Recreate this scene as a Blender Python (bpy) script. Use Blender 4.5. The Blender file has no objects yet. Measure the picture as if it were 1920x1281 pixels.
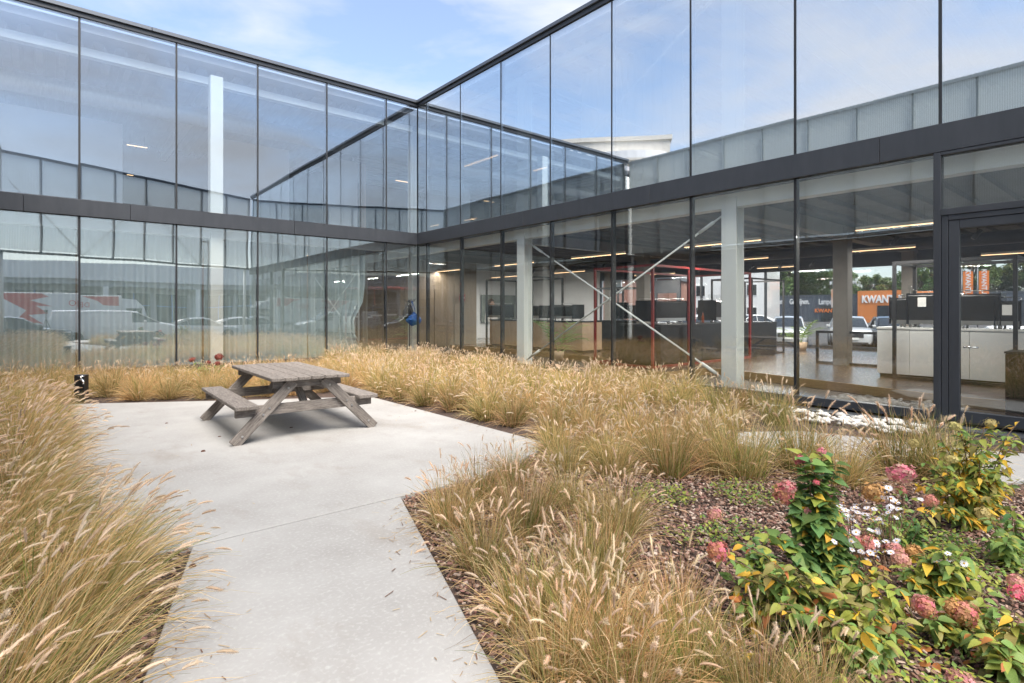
import bpy, bmesh, math, random
from mathutils import Vector, Matrix, noise
R = math.radians
scene = bpy.context.scene

# ---------------------------------------------------------------- camera
CAM_H = 1.57
F_PX, HORIZON, YAW = 1041.05, 581.55, R(50.197)      # fitted on the 1920 px photograph
cam_data = bpy.data.cameras.new("camera")
cam = bpy.data.objects.new("camera", cam_data)
scene.collection.objects.link(cam)
cam.location = (0, 0, CAM_H)
cam.rotation_euler = (R(90), 0, YAW - R(90))
cam_data.sensor_width = 36.0
cam_data.lens = 36.0 * F_PX / 1920.0
cam_data.shift_y = -(640.5 - HORIZON) / 1920.0
cam_data.clip_start = 0.05
cam_data.clip_end = 2000
scene.camera = cam

# ---------------------------------------------------------------- sky, sun, exposure
SUN_EL, SUN_AZ = R(57), R(196)
world = bpy.data.worlds.new("World")
scene.world = world
world.use_nodes = True
wn, wl = world.node_tree.nodes, world.node_tree.links
wn.clear()
w_out = wn.new("ShaderNodeOutputWorld")
w_bg = wn.new("ShaderNodeBackground")
w_sky = wn.new("ShaderNodeTexSky")
w_sky.sky_type = 'NISHITA'
w_sky.sun_disc = False
w_sky.sun_elevation = SUN_EL
w_sky.sun_rotation = SUN_AZ
w_sky.air_density = 1.0
w_sky.dust_density = 1.2
w_sky.ozone_density = 1.6
w_tc = wn.new("ShaderNodeTexCoord")
w_map = wn.new("ShaderNodeMapping")
w_map.inputs['Scale'].default_value = (1.0, 1.0, 3.6)
w_map.inputs['Rotation'].default_value = (0, 0, R(35))
w_noise = wn.new("ShaderNodeTexNoise")
w_noise.inputs['Scale'].default_value = 2.3
w_noise.inputs['Detail'].default_value = 7
w_noise.inputs['Roughness'].default_value = 0.56
w_noise.inputs['Distortion'].default_value = 0.35
w_ramp = wn.new("ShaderNodeValToRGB")
w_ramp.color_ramp.elements[0].position = 0.40
w_ramp.color_ramp.elements[0].color = (0.14, 0.14, 0.14, 1)
w_ramp.color_ramp.elements[1].position = 0.68
w_ramp.color_ramp.elements[1].color = (0.92, 0.92, 0.92, 1)
w_mix = wn.new("ShaderNodeMix")
w_mix.data_type = 'RGBA'
CLOUD = (3.3, 3.38, 3.65, 1)
w_mix.inputs[7].default_value = CLOUD
wl.new(w_tc.outputs['Generated'], w_map.inputs['Vector'])
wl.new(w_map.outputs[0], w_noise.inputs['Vector'])
wl.new(w_noise.outputs['Fac'], w_ramp.inputs[0])
wl.new(w_ramp.outputs[0], w_mix.inputs[0])
wl.new(w_sky.outputs[0], w_mix.inputs[6])
wl.new(w_mix.outputs[2], w_bg.inputs[0])
w_bg.inputs[1].default_value = 0.0465
wl.new(w_bg.outputs[0], w_out.inputs[0])

sun_data = bpy.data.lights.new("sun", 'SUN')
sun_data.energy = 1.5
sun_data.angle = R(46)
sun_data.color = (1.0, 0.93, 0.84)
sun = bpy.data.objects.new("sun", sun_data)
scene.collection.objects.link(sun)
sun_dir = Vector((math.sin(SUN_AZ) * math.cos(SUN_EL), math.cos(SUN_AZ) * math.cos(SUN_EL), math.sin(SUN_EL)))
sun.rotation_euler = sun_dir.to_track_quat('Z', 'Y').to_euler()
sun.location = (0, -20, 30)

scene.view_settings.view_transform = 'Standard'
scene.view_settings.look = 'None'
scene.view_settings.gamma = 1.0
scene.view_settings.use_curve_mapping = False
scene.view_settings.exposure = 2.75
cy = scene.cycles
cy.max_bounces = 9
cy.diffuse_bounces = 4
cy.glossy_bounces = 5
cy.transmission_bounces = 4
cy.transparent_max_bounces = 28
cy.sample_clamp_indirect = 6.0
cy.caustics_reflective = False
cy.caustics_refractive = False
cy.use_denoising = True

# ---------------------------------------------------------------- measuring helpers
FWD = Vector((math.cos(YAW), math.sin(YAW)))
RGT = Vector((math.sin(YAW), -math.cos(YAW)))
def ray(px):
    t = (px - 960.0) / F_PX
    return FWD + RGT * t
def P(px, py, z=0.0):
    """ground position at height z seen at a pixel of the photograph"""
    s = F_PX * (CAM_H - z) / (py - HORIZON)
    d = ray(px) * s
    return Vector((d.x, d.y, z))
def at_X(px, X):
    d = ray(px); return d.y * X / d.x
def at_Y(px, Y):
    d = ray(px); return d.x * Y / d.y
def z_at(py, depth):
    return CAM_H + (HORIZON - py) * depth / F_PX

# ---------------------------------------------------------------- mesh helpers
COL = scene.collection
class MB:
    def __init__(self):
        self.v = []; self.f = []; self.c = []
    def add(self, vs, fs, col=None):
        o = len(self.v)
        self.v.extend([tuple(p) for p in vs])
        self.f.extend([tuple(i + o for i in f) for f in fs])
        if col is not None:
            self.c.extend([col] * len(vs))
        return self
    def box(self, x0, x1, y0, y1, z0, z1, m=None):
        vs = [(x0,y0,z0),(x1,y0,z0),(x1,y1,z0),(x0,y1,z0),(x0,y0,z1),(x1,y0,z1),(x1,y1,z1),(x0,y1,z1)]
        if m is not None: vs = [m @ Vector(p) for p in vs]
        return self.add(vs, [(3,2,1,0),(4,5,6,7),(0,1,5,4),(1,2,6,5),(2,3,7,6),(3,0,4,7)])
    def bar(self, p0, p1, w, h, up=(0,0,1)):
        """rectangular bar between two points"""
        p0, p1 = Vector(p0), Vector(p1)
        d = (p1 - p0).normalized(); u = Vector(up)
        s = d.cross(u)
        if s.length < 1e-4: s = d.cross(Vector((1,0,0)))
        s.normalize(); u = s.cross(d).normalized()
        vs = []
        for p in (p0, p1):
            for a, b in ((-1,-1),(1,-1),(1,1),(-1,1)):
                vs.append(p + s * (a*w/2) + u * (b*h/2))
        return self.add(vs, [(0,1,2,3),(7,6,5,4),(0,4,5,1),(1,5,6,2),(2,6,7,3),(3,7,4,0)])
    def tube(self, pts, r, n=8, cap=True, col=None):
        pts = [Vector(p) for p in pts]
        rs = r if isinstance(r, (list, tuple)) else [r] * len(pts)
        vs, fs = [], []
        ref = None
        for i, p in enumerate(pts):
            d = (pts[min(i+1, len(pts)-1)] - pts[max(i-1, 0)]).normalized()
            if ref is None:
                ref = d.cross(Vector((0,0,1)))
                if ref.length < 1e-3: ref = d.cross(Vector((1,0,0)))
            s = (ref - d * ref.dot(d)).normalized(); ref = s
            u = s.cross(d)
            for k in range(n):
                a = 2*math.pi*k/n
                vs.append(p + (s*math.cos(a) + u*math.sin(a)) * rs[i])
        for i in range(len(pts)-1):
            for k in range(n):
                a, b = i*n+k, i*n+(k+1)%n
                fs.append((a, b, b+n, a+n))
        if cap:
            fs.append(tuple(range(n-1, -1, -1)))
            fs.append(tuple((len(pts)-1)*n + k for k in range(n)))
        return self.add(vs, fs, col)
    def lathe(self, prof, n=16, c=(0,0,0)):
        vs, fs = [], []
        for r, z in prof:
            for k in range(n):
                a = 2*math.pi*k/n
                vs.append((c[0]+r*math.cos(a), c[1]+r*math.sin(a), c[2]+z))
        for i in range(len(prof)-1):
            for k in range(n):
                a, b = i*n+k, i*n+(k+1)%n
                fs.append((a, b, b+n, a+n))
        fs.append(tuple(range(n-1,-1,-1))); fs.append(tuple((len(prof)-1)*n+k for k in range(n)))
        return self.add(vs, fs)
    def prism(self, pts, z0, z1):
        n = len(pts)
        vs = [(p[0], p[1], z0) for p in pts] + [(p[0], p[1], z1) for p in pts]
        fs = [tuple(range(n-1,-1,-1)), tuple(range(n, 2*n))]
        fs += [(i, (i+1)%n, (i+1)%n+n, i+n) for i in range(n)]
        return self.add(vs, fs)
    def extrude_y(self, pts, y0, y1):
        """profile in x,z swept along y"""
        n = len(pts)
        vs = [(p[0], y0, p[1]) for p in pts] + [(p[0], y1, p[1]) for p in pts]
        fs = [tuple(range(n)), tuple(range(2*n-1, n-1, -1))]
        fs += [(i+n, (i+1)%n+n, (i+1)%n, i) for i in range(n)]
        return self.add(vs, fs)
    def mesh(self, name, mat=None, smooth=False, bevel=0, fix=True):
        me = bpy.data.meshes.new(name)
        me.from_pydata(self.v, [], self.f)
        if self.c:
            at = me.attributes.new("Col", 'FLOAT_COLOR', 'POINT')
            flat = []
            for c in self.c: flat.extend((c[0], c[1], c[2], 1.0))
            at.data.foreach_set("color", flat)
        if bevel or fix:
            bm = bmesh.new(); bm.from_mesh(me)
            bmesh.ops.recalc_face_normals(bm, faces=bm.faces)
            if bevel:
                bmesh.ops.bevel(bm, geom=[e for e in bm.edges if len(e.link_faces) == 2 and e.calc_face_angle(0) > 0.6],
                                offset=bevel, segments=1, affect='EDGES', clamp_overlap=True)
            bm.to_mesh(me); bm.free()
        if smooth:
            me.polygons.foreach_set("use_smooth", [True]*len(me.polygons))
        if mat is not None: me.materials.append(mat)
        me.update()
        return me
    def build(self, name, mat=None, parent=None, smooth=False, bevel=0, fix=True):
        return link(name, self.mesh(name, mat, smooth, bevel, fix), parent)

def link(name, data, parent=None, loc=None, rot=None, scale=None):
    o = bpy.data.objects.new(name, data)
    COL.objects.link(o)
    if parent is not None: o.parent = parent
    if loc is not None: o.location = loc
    if rot is not None: o.rotation_euler = rot
    if scale is not None: o.scale = (scale,)*3 if isinstance(scale, (int, float)) else scale
    return o
def thing(name, label, cat, loc=(0,0,0), rz=0.0, group=None):
    o = link(name, None, None, loc, (0,0,rz))
    o.empty_display_size = 0.1
    return tag(o, label, cat, group)
def tag(o, label, cat, group=None):
    o['label'] = label; o['category'] = cat
    if group: o['group'] = group
    return o
def structure(o, label=None, cat=None):
    o['kind'] = 'structure'
    if label: o['label'] = label
    if cat: o['category'] = cat
    return o
def copy_tree(o, parent=None):
    c = o.copy(); COL.objects.link(c)
    if parent is not None: c.parent = parent
    for ch in list(o.children): copy_tree(ch, c)
    return c
ORD = ["first","second","third","fourth","fifth","sixth","seventh","eighth","ninth","tenth","eleventh","twelfth",
       "thirteenth","fourteenth","fifteenth","sixteenth","seventeenth","eighteenth","nineteenth","twentieth"]
def smooth_by_angle(o, ang=40):
    me = o.data
    me.polygons.foreach_set("use_smooth", [True]*len(me.polygons))
    bm = bmesh.new(); bm.from_mesh(me)
    for e in bm.edges:
        if len(e.link_faces) == 2 and e.calc_face_angle(0) > R(ang): e.smooth = False
    bm.to_mesh(me); bm.free()
    return o

# ---------------------------------------------------------------- materials
def rgb(r, g, b):
    f = lambda c: (c/255/12.92) if c/255 <= 0.04045 else ((c/255+0.055)/1.055)**2.4
    return (f(r), f(g), f(b), 1)
def pmat(name, base, rough=0.6, metal=0.0, base2=None, scale=6.0, stretch=(1,1,1), contrast=(0.35,0.65),
         bump=0.0, bump_scale=40.0, spec=0.5, coat=0.0, rand=0.0, detail=5, coords='Object', fine=None):
    m = bpy.data.materials.new(name); m.use_nodes = True
    n, l = m.node_tree.nodes, m.node_tree.links
    b = n["Principled BSDF"]
    c4 = lambda c: (c[0], c[1], c[2], 1)
    b.inputs['Base Color'].default_value = c4(base)
    b.inputs['Roughness'].default_value = rough
    b.inputs['Metallic'].default_value = metal
    b.inputs['Specular IOR Level'].default_value = spec
    b.inputs['Coat Weight'].default_value = coat
    if coat: b.inputs['Coat Roughness'].default_value = 0.05
    tc = n.new("ShaderNodeTexCoord"); mp = n.new("ShaderNodeMapping")
    mp.inputs['Scale'].default_value = stretch
    l.new(tc.outputs[coords], mp.inputs[0])
    last = None
    if base2 is not None:
        nz = n.new("ShaderNodeTexNoise"); nz.inputs['Scale'].default_value = scale; nz.inputs['Detail'].default_value = detail
        nz.inputs['Roughness'].default_value = 0.62
        l.new(mp.outputs[0], nz.inputs['Vector'])
        mr = n.new("ShaderNodeMapRange"); mr.inputs[1].default_value = contrast[0]; mr.inputs[2].default_value = contrast[1]
        l.new(nz.outputs['Fac'], mr.inputs[0])
        mx = n.new("ShaderNodeMix"); mx.data_type = 'RGBA'
        mx.inputs[6].default_value = c4(base); mx.inputs[7].default_value = c4(base2)
        l.new(mr.outputs[0], mx.inputs[0]); last = mx.outputs[2]
        rr = n.new("ShaderNodeMapRange"); rr.inputs[3].default_value = max(0.02, rough-0.06); rr.inputs[4].default_value = min(1, rough+0.08)
        l.new(nz.outputs['Fac'], rr.inputs[0]); l.new(rr.outputs[0], b.inputs['Roughness'])
        if fine:
            fs, fc = fine
            nz2 = n.new("ShaderNodeTexNoise"); nz2.inputs['Scale'].default_value = fs; nz2.inputs['Detail'].default_value = 4
            l.new(mp.outputs[0], nz2.inputs['Vector'])
            mr2 = n.new("ShaderNodeMapRange"); mr2.inputs[1].default_value = 0.52; mr2.inputs[2].default_value = 0.78
            mr2.inputs[4].default_value = 0.8
            l.new(nz2.outputs['Fac'], mr2.inputs[0])
            mx2 = n.new("ShaderNodeMix"); mx2.data_type = 'RGBA'; mx2.inputs[7].default_value = c4(fc)
            l.new(last, mx2.inputs[6]); l.new(mr2.outputs[0], mx2.inputs[0]); last = mx2.outputs[2]
    if rand:
        oi = n.new("ShaderNodeObjectInfo")
        hs = n.new("ShaderNodeHueSaturation")
        mr = n.new("ShaderNodeMapRange"); mr.inputs[3].default_value = 1-rand; mr.inputs[4].default_value = 1+rand
        l.new(oi.outputs['Random'], mr.inputs[0]); l.new(mr.outputs[0], hs.inputs['Value'])
        if last is not None: l.new(last, hs.inputs['Color'])
        else: hs.inputs['Color'].default_value = c4(base)
        last = hs.outputs[0]
    if last is not None: l.new(last, b.inputs['Base Color'])
    if bump:
        nb = n.new("ShaderNodeTexNoise"); nb.inputs['Scale'].default_value = bump_scale; nb.inputs['Detail'].default_value = 6
        l.new(mp.outputs[0], nb.inputs['Vector'])
        bp = n.new("ShaderNodeBump"); bp.inputs['Strength'].default_value = bump; bp.inputs['Distance'].default_value = 0.01
        l.new(nb.outputs['Fac'], bp.inputs['Height']); l.new(bp.outputs[0], b.inputs['Normal'])
    return m

def glass_mat(name, refl, tint, wobble=0.003, fres=0.9):
    """coated flat glass: partly mirror, partly clear, more mirror at grazing angles"""
    m = bpy.data.materials.new(name); m.use_nodes = True
    n, l = m.node_tree.nodes, m.node_tree.links
    n.clear()
    out = n.new("ShaderNodeOutputMaterial")
    tr = n.new("ShaderNodeBsdfTransparent"); tr.inputs[0].default_value = (*tint, 1)
    gl = n.new("ShaderNodeBsdfGlossy"); gl.inputs['Roughness'].default_value = 0.0
    gl.inputs[0].default_value = (0.96, 0.985, 1.0, 1)
    ge = n.new("ShaderNodeNewGeometry"); dt = n.new("ShaderNodeVectorMath"); dt.operation = 'DOT_PRODUCT'
    l.new(ge.outputs['Incoming'], dt.inputs[0]); l.new(ge.outputs['Normal'], dt.inputs[1])
    ab = n.new("ShaderNodeMath"); ab.operation = 'ABSOLUTE'; l.new(dt.outputs['Value'], ab.inputs[0])
    om = n.new("ShaderNodeMath"); om.operation = 'SUBTRACT'; om.inputs[0].default_value = 1.0; l.new(ab.outputs[0], om.inputs[1])
    pw = n.new("ShaderNodeMath"); pw.operation = 'POWER'; pw.inputs[1].default_value = 5.0; l.new(om.outputs[0], pw.inputs[0])
    ad = n.new("ShaderNodeMath"); ad.operation = 'MULTIPLY_ADD'; ad.use_clamp = True
    ad.inputs[1].default_value = fres; ad.inputs[2].default_value = refl
    l.new(pw.outputs[0], ad.inputs[0])
    tc = n.new("ShaderNodeTexCoord"); oi = n.new("ShaderNodeObjectInfo")
    va = n.new("ShaderNodeVectorMath"); va.operation = 'ADD'
    cx = n.new("ShaderNodeCombineXYZ"); mu = n.new("ShaderNodeMath"); mu.operation = 'MULTIPLY'; mu.inputs[1].default_value = 37.0
    l.new(oi.outputs['Random'], mu.inputs[0]); l.new(mu.outputs[0], cx.inputs[0]); l.new(mu.outputs[0], cx.inputs[1])
    l.new(tc.outputs['Object'], va.inputs[0]); l.new(cx.outputs[0], va.inputs[1])
    nz = n.new("ShaderNodeTexNoise"); nz.inputs['Scale'].default_value = 0.55; nz.inputs['Detail'].default_value = 1.0
    l.new(va.outputs[0], nz.inputs['Vector'])
    bp = n.new("ShaderNodeBump"); bp.inputs['Strength'].default_value = 1.0; bp.inputs['Distance'].default_value = wobble
    l.new(nz.outputs['Fac'], bp.inputs['Height']); l.new(bp.outputs[0], gl.inputs['Normal'])
    mx = n.new("ShaderNodeMixShader")
    l.new(ad.outputs[0], mx.inputs[0]); l.new(tr.outputs[0], mx.inputs[1]); l.new(gl.outputs[0], mx.inputs[2])
    l.new(mx.outputs[0], out.inputs[0])
    return m

def leafy(name, attr=None, base=(0.1,0.2,0.05), base2=None, trans=0.35, rough=0.55, rand=0.15, scale=30, hue=0.012):
    """thin plant tissue: diffuse plus light coming through"""
    m = bpy.data.materials.new(name); m.use_nodes = True
    n, l = m.node_tree.nodes, m.node_tree.links
    n.clear()
    out = n.new("ShaderNodeOutputMaterial")
    pb = n.new("ShaderNodeBsdfPrincipled"); pb.inputs['Roughness'].default_value = rough
    pb.inputs['Specular IOR Level'].default_value = 0.3
    tl = n.new("ShaderNodeBsdfTranslucent")
    mx = n.new("ShaderNodeMixShader"); mx.inputs[0].default_value = trans
    if attr:
        src = n.new("ShaderNodeAttribute"); src.attribute_name = attr; col = src.outputs['Color']
    else:
        tc = n.new("ShaderNodeTexCoord")
        nz = n.new("ShaderNodeTexNoise"); nz.inputs['Scale'].default_value = scale; nz.inputs['Detail'].default_value = 3
        l.new(tc.outputs['Object'], nz.inputs['Vector'])
        mr = n.new("ShaderNodeMapRange"); mr.inputs[1].default_value = 0.4; mr.inputs[2].default_value = 0.65
        l.new(nz.outputs['Fac'], mr.inputs[0])
        cm = n.new("ShaderNodeMix"); cm.data_type = 'RGBA'
        cm.inputs[6].default_value = (*base[:3], 1); cm.inputs[7].default_value = (*(base2 or base)[:3], 1)
        l.new(mr.outputs[0], cm.inputs[0]); col = cm.outputs[2]
    oi = n.new("ShaderNodeObjectInfo"); hs = n.new("ShaderNodeHueSaturation")
    mr = n.new("ShaderNodeMapRange"); mr.inputs[3].default_value = 1-rand; mr.inputs[4].default_value = 1+rand
    l.new(oi.outputs['Random'], mr.inputs[0]); l.new(mr.outputs[0], hs.inputs['Value'])
    hm = n.new("ShaderNodeMath"); hm.operation = 'MULTIPLY'; hm.inputs[1].default_value = 7.31; l.new(oi.outputs['Random'], hm.inputs[0])
    hf = n.new("ShaderNodeMath"); hf.operation = 'FRACT'; l.new(hm.outputs[0], hf.inputs[0])
    hr = n.new("ShaderNodeMapRange"); hr.inputs[3].default_value = 0.5-hue; hr.inputs[4].default_value = 0.5+hue
    l.new(hf.outputs[0], hr.inputs[0]); l.new(hr.outputs[0], hs.inputs['Hue'])
    l.new(col, hs.inputs['Color'])
    l.new(hs.outputs[0], pb.inputs['Base Color']); l.new(hs.outputs[0], tl.inputs[0])
    l.new(pb.outputs[0], mx.inputs[1]); l.new(tl.outputs[0], mx.inputs[2]); l.new(mx.outputs[0], out.inputs[0])
    return m

def polycarb_mat(name, t0=0.50, t1=0.84):
    m = bpy.data.materials.new(name); m.use_nodes = True
    n, l = m.node_tree.nodes, m.node_tree.links
    n.clear()
    out = n.new("ShaderNodeOutputMaterial")
    tc = n.new("ShaderNodeTexCoord"); sx = n.new("ShaderNodeSeparateXYZ")
    l.new(tc.outputs['Object'], sx.inputs[0])
    mu = n.new("ShaderNodeMath"); mu.operation = 'MULTIPLY'; mu.inputs[1].default_value = 2*math.pi/0.055
    l.new(sx.outputs[0], mu.inputs[0])
    sn = n.new("ShaderNodeMath"); sn.operation = 'SINE'; l.new(mu.outputs[0], sn.inputs[0])
    mr = n.new("ShaderNodeMapRange"); mr.inputs[1].default_value = -1; mr.inputs[2].default_value = 1
    mr.inputs[3].default_value = t0; mr.inputs[4].default_value = t1
    l.new(sn.outputs[0], mr.inputs[0])
    df = n.new("ShaderNodeBsdfDiffuse"); df.inputs[0].default_value = (0.66, 0.69, 0.67, 1)
    tl = n.new("ShaderNodeBsdfTranslucent"); tl.inputs[0].default_value = (0.72, 0.75, 0.73, 1)
    m1 = n.new("ShaderNodeMixShader"); m1.inputs[0].default_value = 0.5
    l.new(df.outputs[0], m1.inputs[1]); l.new(tl.outputs[0], m1.inputs[2])
    tr = n.new("ShaderNodeBsdfTransparent"); tr.inputs[0].default_value = (0.85, 0.88, 0.9, 1)
    m2 = n.new("ShaderNodeMixShader")
    l.new(mr.outputs[0], m2.inputs[0]); l.new(m1.outputs[0], m2.inputs[1]); l.new(tr.outputs[0], m2.inputs[2])
    l.new(m2.outputs[0], out.inputs[0])
    return m
def cloth_mat(name, c, trans=0.35):
    m = bpy.data.materials.new(name); m.use_nodes = True
    n, l = m.node_tree.nodes, m.node_tree.links
    n.clear()
    out = n.new("ShaderNodeOutputMaterial")
    df = n.new("ShaderNodeBsdfDiffuse"); df.inputs[0].default_value = (*c, 1); df.inputs[1].default_value = 0.4
    tl = n.new("ShaderNodeBsdfTranslucent"); tl.inputs[0].default_value = (*c, 1)
    mx = n.new("ShaderNodeMixShader"); mx.inputs[0].default_value = trans
    l.new(df.outputs[0], mx.inputs[1]); l.new(tl.outputs[0], mx.inputs[2]); l.new(mx.outputs[0], out.inputs[0])
    return m
def emit_mat(name, c, s):
    m = bpy.data.materials.new(name); m.use_nodes = True
    n, l = m.node_tree.nodes, m.node_tree.links
    n.clear()
    out = n.new("ShaderNodeOutputMaterial"); e = n.new("ShaderNodeEmission")
    e.inputs[0].default_value = (*c, 1); e.inputs[1].default_value = s
    l.new(e.outputs[0], out.inputs[0]); return m

def concrete_mat():
    m = pmat('concrete', (0.375,0.368,0.356), 0.85, base2=(0.28,0.27,0.257), scale=0.9, contrast=(0.32,0.68),
             bump=0.15, bump_scale=140, fine=(42, (0.42,0.413,0.40)), detail=9)
    n, l = m.node_tree.nodes, m.node_tree.links
    b = n["Principled BSDF"]; src = b.inputs['Base Color'].links[0].from_socket
    tc = n.new("ShaderNodeTexCoord"); mp = n.new("ShaderNodeMapping")
    mp.inputs['Scale'].default_value = (0.9, 0.42, 1); mp.inputs['Rotation'].default_value = (0,0,R(40))
    l.new(tc.outputs['Object'], mp.inputs[0])
    nz = n.new("ShaderNodeTexNoise"); nz.inputs['Scale'].default_value = 1.3; nz.inputs['Detail'].default_value = 8
    nz.inputs['Roughness'].default_value = 0.7
    l.new(mp.outputs[0], nz.inputs['Vector'])
    mr = n.new("ShaderNodeMapRange"); mr.inputs[1].default_value = 0.53; mr.inputs[2].default_value = 0.72; mr.inputs[4].default_value = 0.7
    l.new(nz.outputs['Fac'], mr.inputs[0])
    mx = n.new("ShaderNodeMix"); mx.data_type = 'RGBA'; mx.inputs[7].default_value = (0.235, 0.205, 0.175, 1)
    l.new(src, mx.inputs[6]); l.new(mr.outputs[0], mx.inputs[0])
    l.new(mx.outputs[2], b.inputs['Base Color'])
    return m

M = {}
M['concrete'] = concrete_mat()
M['asphalt'] = pmat('asphalt', (0.075,0.075,0.078), 0.9, base2=(0.055,0.055,0.057), scale=3, bump=0.3, bump_scale=120)
M['soil'] = pmat('soil', (0.085,0.055,0.042), 0.95, base2=(0.04,0.027,0.022), scale=18, bump=0.9, bump_scale=60)
M['metal_dark'] = pmat('dark_aluminium', (0.030,0.034,0.041), 0.42, 0.0, base2=(0.037,0.041,0.049), scale=4, stretch=(2,2,0.4), bump=0.03, bump_scale=300)
M['metal_cap'] = pmat('roof_flashing', (0.13,0.14,0.155), 0.35, 0.6)
M['black_seal'] = pmat('black_seal', (0.012,0.013,0.015), 0.5)
M['white_steel'] = pmat('white_steel', (0.86,0.88,0.85), 0.45, base2=(0.82,0.84,0.81), scale=2)
M['white_wall'] = pmat('white_plaster', (0.74,0.75,0.75), 0.8, base2=(0.69,0.70,0.71), scale=1.2)
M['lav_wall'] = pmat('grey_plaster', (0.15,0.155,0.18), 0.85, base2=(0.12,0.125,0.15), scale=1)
M['ceil_dark'] = pmat('raw_ceiling', (0.13,0.13,0.135), 0.85, base2=(0.10,0.10,0.105), scale=1.5, stretch=(1,0.2,1))
M['deck_white'] = pmat('steel_deck', (0.50,0.50,0.54), 0.5, base2=(0.44,0.44,0.48), scale=2)
M['duct'] = pmat('galvanised_duct', (0.55,0.57,0.60), 0.35, 0.7, base2=(0.46,0.48,0.5), scale=6, stretch=(6,1,1))
M['floor_in'] = pmat('polished_screed', (0.17,0.165,0.155), 0.2, base2=(0.13,0.125,0.118), scale=1.6, spec=0.5)
M['floor_wood'] = pmat('dark_timber_floor', (0.10,0.068,0.045), 0.24, base2=(0.07,0.046,0.03), scale=3, stretch=(1,6,1), spec=0.45)
M['oak'] = pmat('oak', (0.46,0.29,0.14), 0.5, base2=(0.36,0.215,0.10), scale=5, stretch=(8,1,8), bump=0.05)
M['oak_pale'] = pmat('oak_veneer', (0.50,0.36,0.235), 0.55, base2=(0.43,0.30,0.19), scale=4, stretch=(6,6,0.8))
M['panel_wood'] = pmat('brown_panel', (0.30,0.24,0.175), 0.6, base2=(0.25,0.195,0.14), scale=3, stretch=(5,5,0.7))
M['laminate'] = pmat('grey_white_laminate', (0.80,0.80,0.77), 0.35, base2=(0.76,0.76,0.73), scale=1)
M['black'] = pmat('black_coated', (0.008,0.0085,0.0095), 0.32, base2=(0.012,0.0125,0.0135), scale=4)
M['black_gloss'] = pmat('black_gloss', (0.012,0.012,0.014), 0.12)
M['black_steel'] = pmat('black_steel', (0.022,0.022,0.024), 0.45)
M['red_steel'] = pmat('red_steel', (0.30,0.022,0.02), 0.45, base2=(0.24,0.018,0.016), scale=3)
M['chrome'] = pmat('chrome', (0.75,0.75,0.75), 0.12, 1.0)
M['steel'] = pmat('brushed_steel', (0.55,0.55,0.55), 0.3, 1.0)
M['paper'] = pmat('paper', (0.75,0.75,0.73), 0.7)
M['blue_bag'] = pmat('blue_tarpaulin', (0.004,0.08,0.36), 0.5, base2=(0.008,0.14,0.5), scale=20, bump=0.6, bump_scale=14)
M['curtain'] = cloth_mat('curtain_cloth', (0.52,0.61,0.625), 0.15)
M['curtain_white'] = cloth_mat('sheer_cloth', (0.76,0.78,0.76), 0.4)
M['poly'] = polycarb_mat('polycarbonate')
M['poly_milky'] = polycarb_mat('milky_polycarbonate', 0.12, 0.34)
M['wood_grey'] = pmat('weathered_wood', (0.26,0.23,0.205), 0.85, base2=(0.095,0.08,0.07), scale=9, stretch=(12,0.9,12), contrast=(0.36,0.66),
                      bump=0.7, bump_scale=22, rand=0.14, fine=(30,(0.36,0.32,0.285)), detail=8)
M['wood_rot'] = pmat('damp_wood', (0.20,0.155,0.11), 0.9, base2=(0.30,0.25,0.2), scale=12, bump=0.6, bump_scale=25)
M['lamp'] = emit_mat('lamp_glow', (1.0,0.62,0.32), 0.5)
M['pebble'] = pmat('white_stone', (0.70,0.68,0.64), 0.75, base2=(0.52,0.49,0.44), scale=14, rand=0.22)
M['bark'] = None
M['pot'] = pmat('terracotta_pale', (0.55,0.40,0.27), 0.7)
# glazing: the coatings differ by zone
M['gl_upper_left'] = glass_mat('glass_upper_west', 0.20, (0.90,0.93,0.95))
M['gl_lower_left'] = glass_mat('glass_lower_west', 0.27, (0.97,0.985,0.98))
M['gl_upper_right'] = glass_mat('glass_upper_east', 0.58, (0.93,0.96,0.96), wobble=0.0012)
M['gl_lower_right'] = glass_mat('glass_lower_east', 0.10, (0.96,0.975,0.97))
M['gl_plain'] = glass_mat('glass_plain', 0.04, (0.95,0.96,0.96), wobble=0.0)

# ================================================================ ground and paving
XC, YC = 9.743, 16.750             # inner corner of the two glass walls
Z_B0, Z_B1, Z_CAP = 3.806, 4.199, 8.545
g = MB().add([(-900,-900,-0.45),(900,-900,-0.45),(900,900,-0.45),(-900,900,-0.45)], [(0,1,2,3)]).build('ground', M['asphalt'])
structure(g, 'dark asphalt ground around the building')

Y_J = 4.2                          # joint between path slab and patio slab
path_l0, path_l1 = Vector((-0.62,-0.2)), Vector((0.73,Y_J))
path_r0, path_r1 = Vector((0.72,-0.35)), Vector((2.27,Y_J))
paving = link('patio_paving', None); structure(paving, 'pale grey concrete patio and path', 'paving')
def slab(pts, z0=-0.12, z1=0.0, name='slab'):
    return MB().prism([(p[0],p[1]) for p in pts], z0, z1).build(name, M['concrete'], paving, bevel=0.006)
slab([path_l0, path_r0, (path_r1.x, Y_J-0.012), (path_l1.x, Y_J-0.012)])
E_A = P(1015, 828)                 # right edge of the patio by the near grass
E_B = P(690, 744)
slab([(0.12,Y_J+0.012), (3.3,Y_J+0.012), (E_A.x,E_A.y-0.15), (E_A.x,E_A.y), (E_B.x+0.05,E_B.y), (2.2,10.68), (0.45,11.75), (0.12,11.8)])
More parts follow.
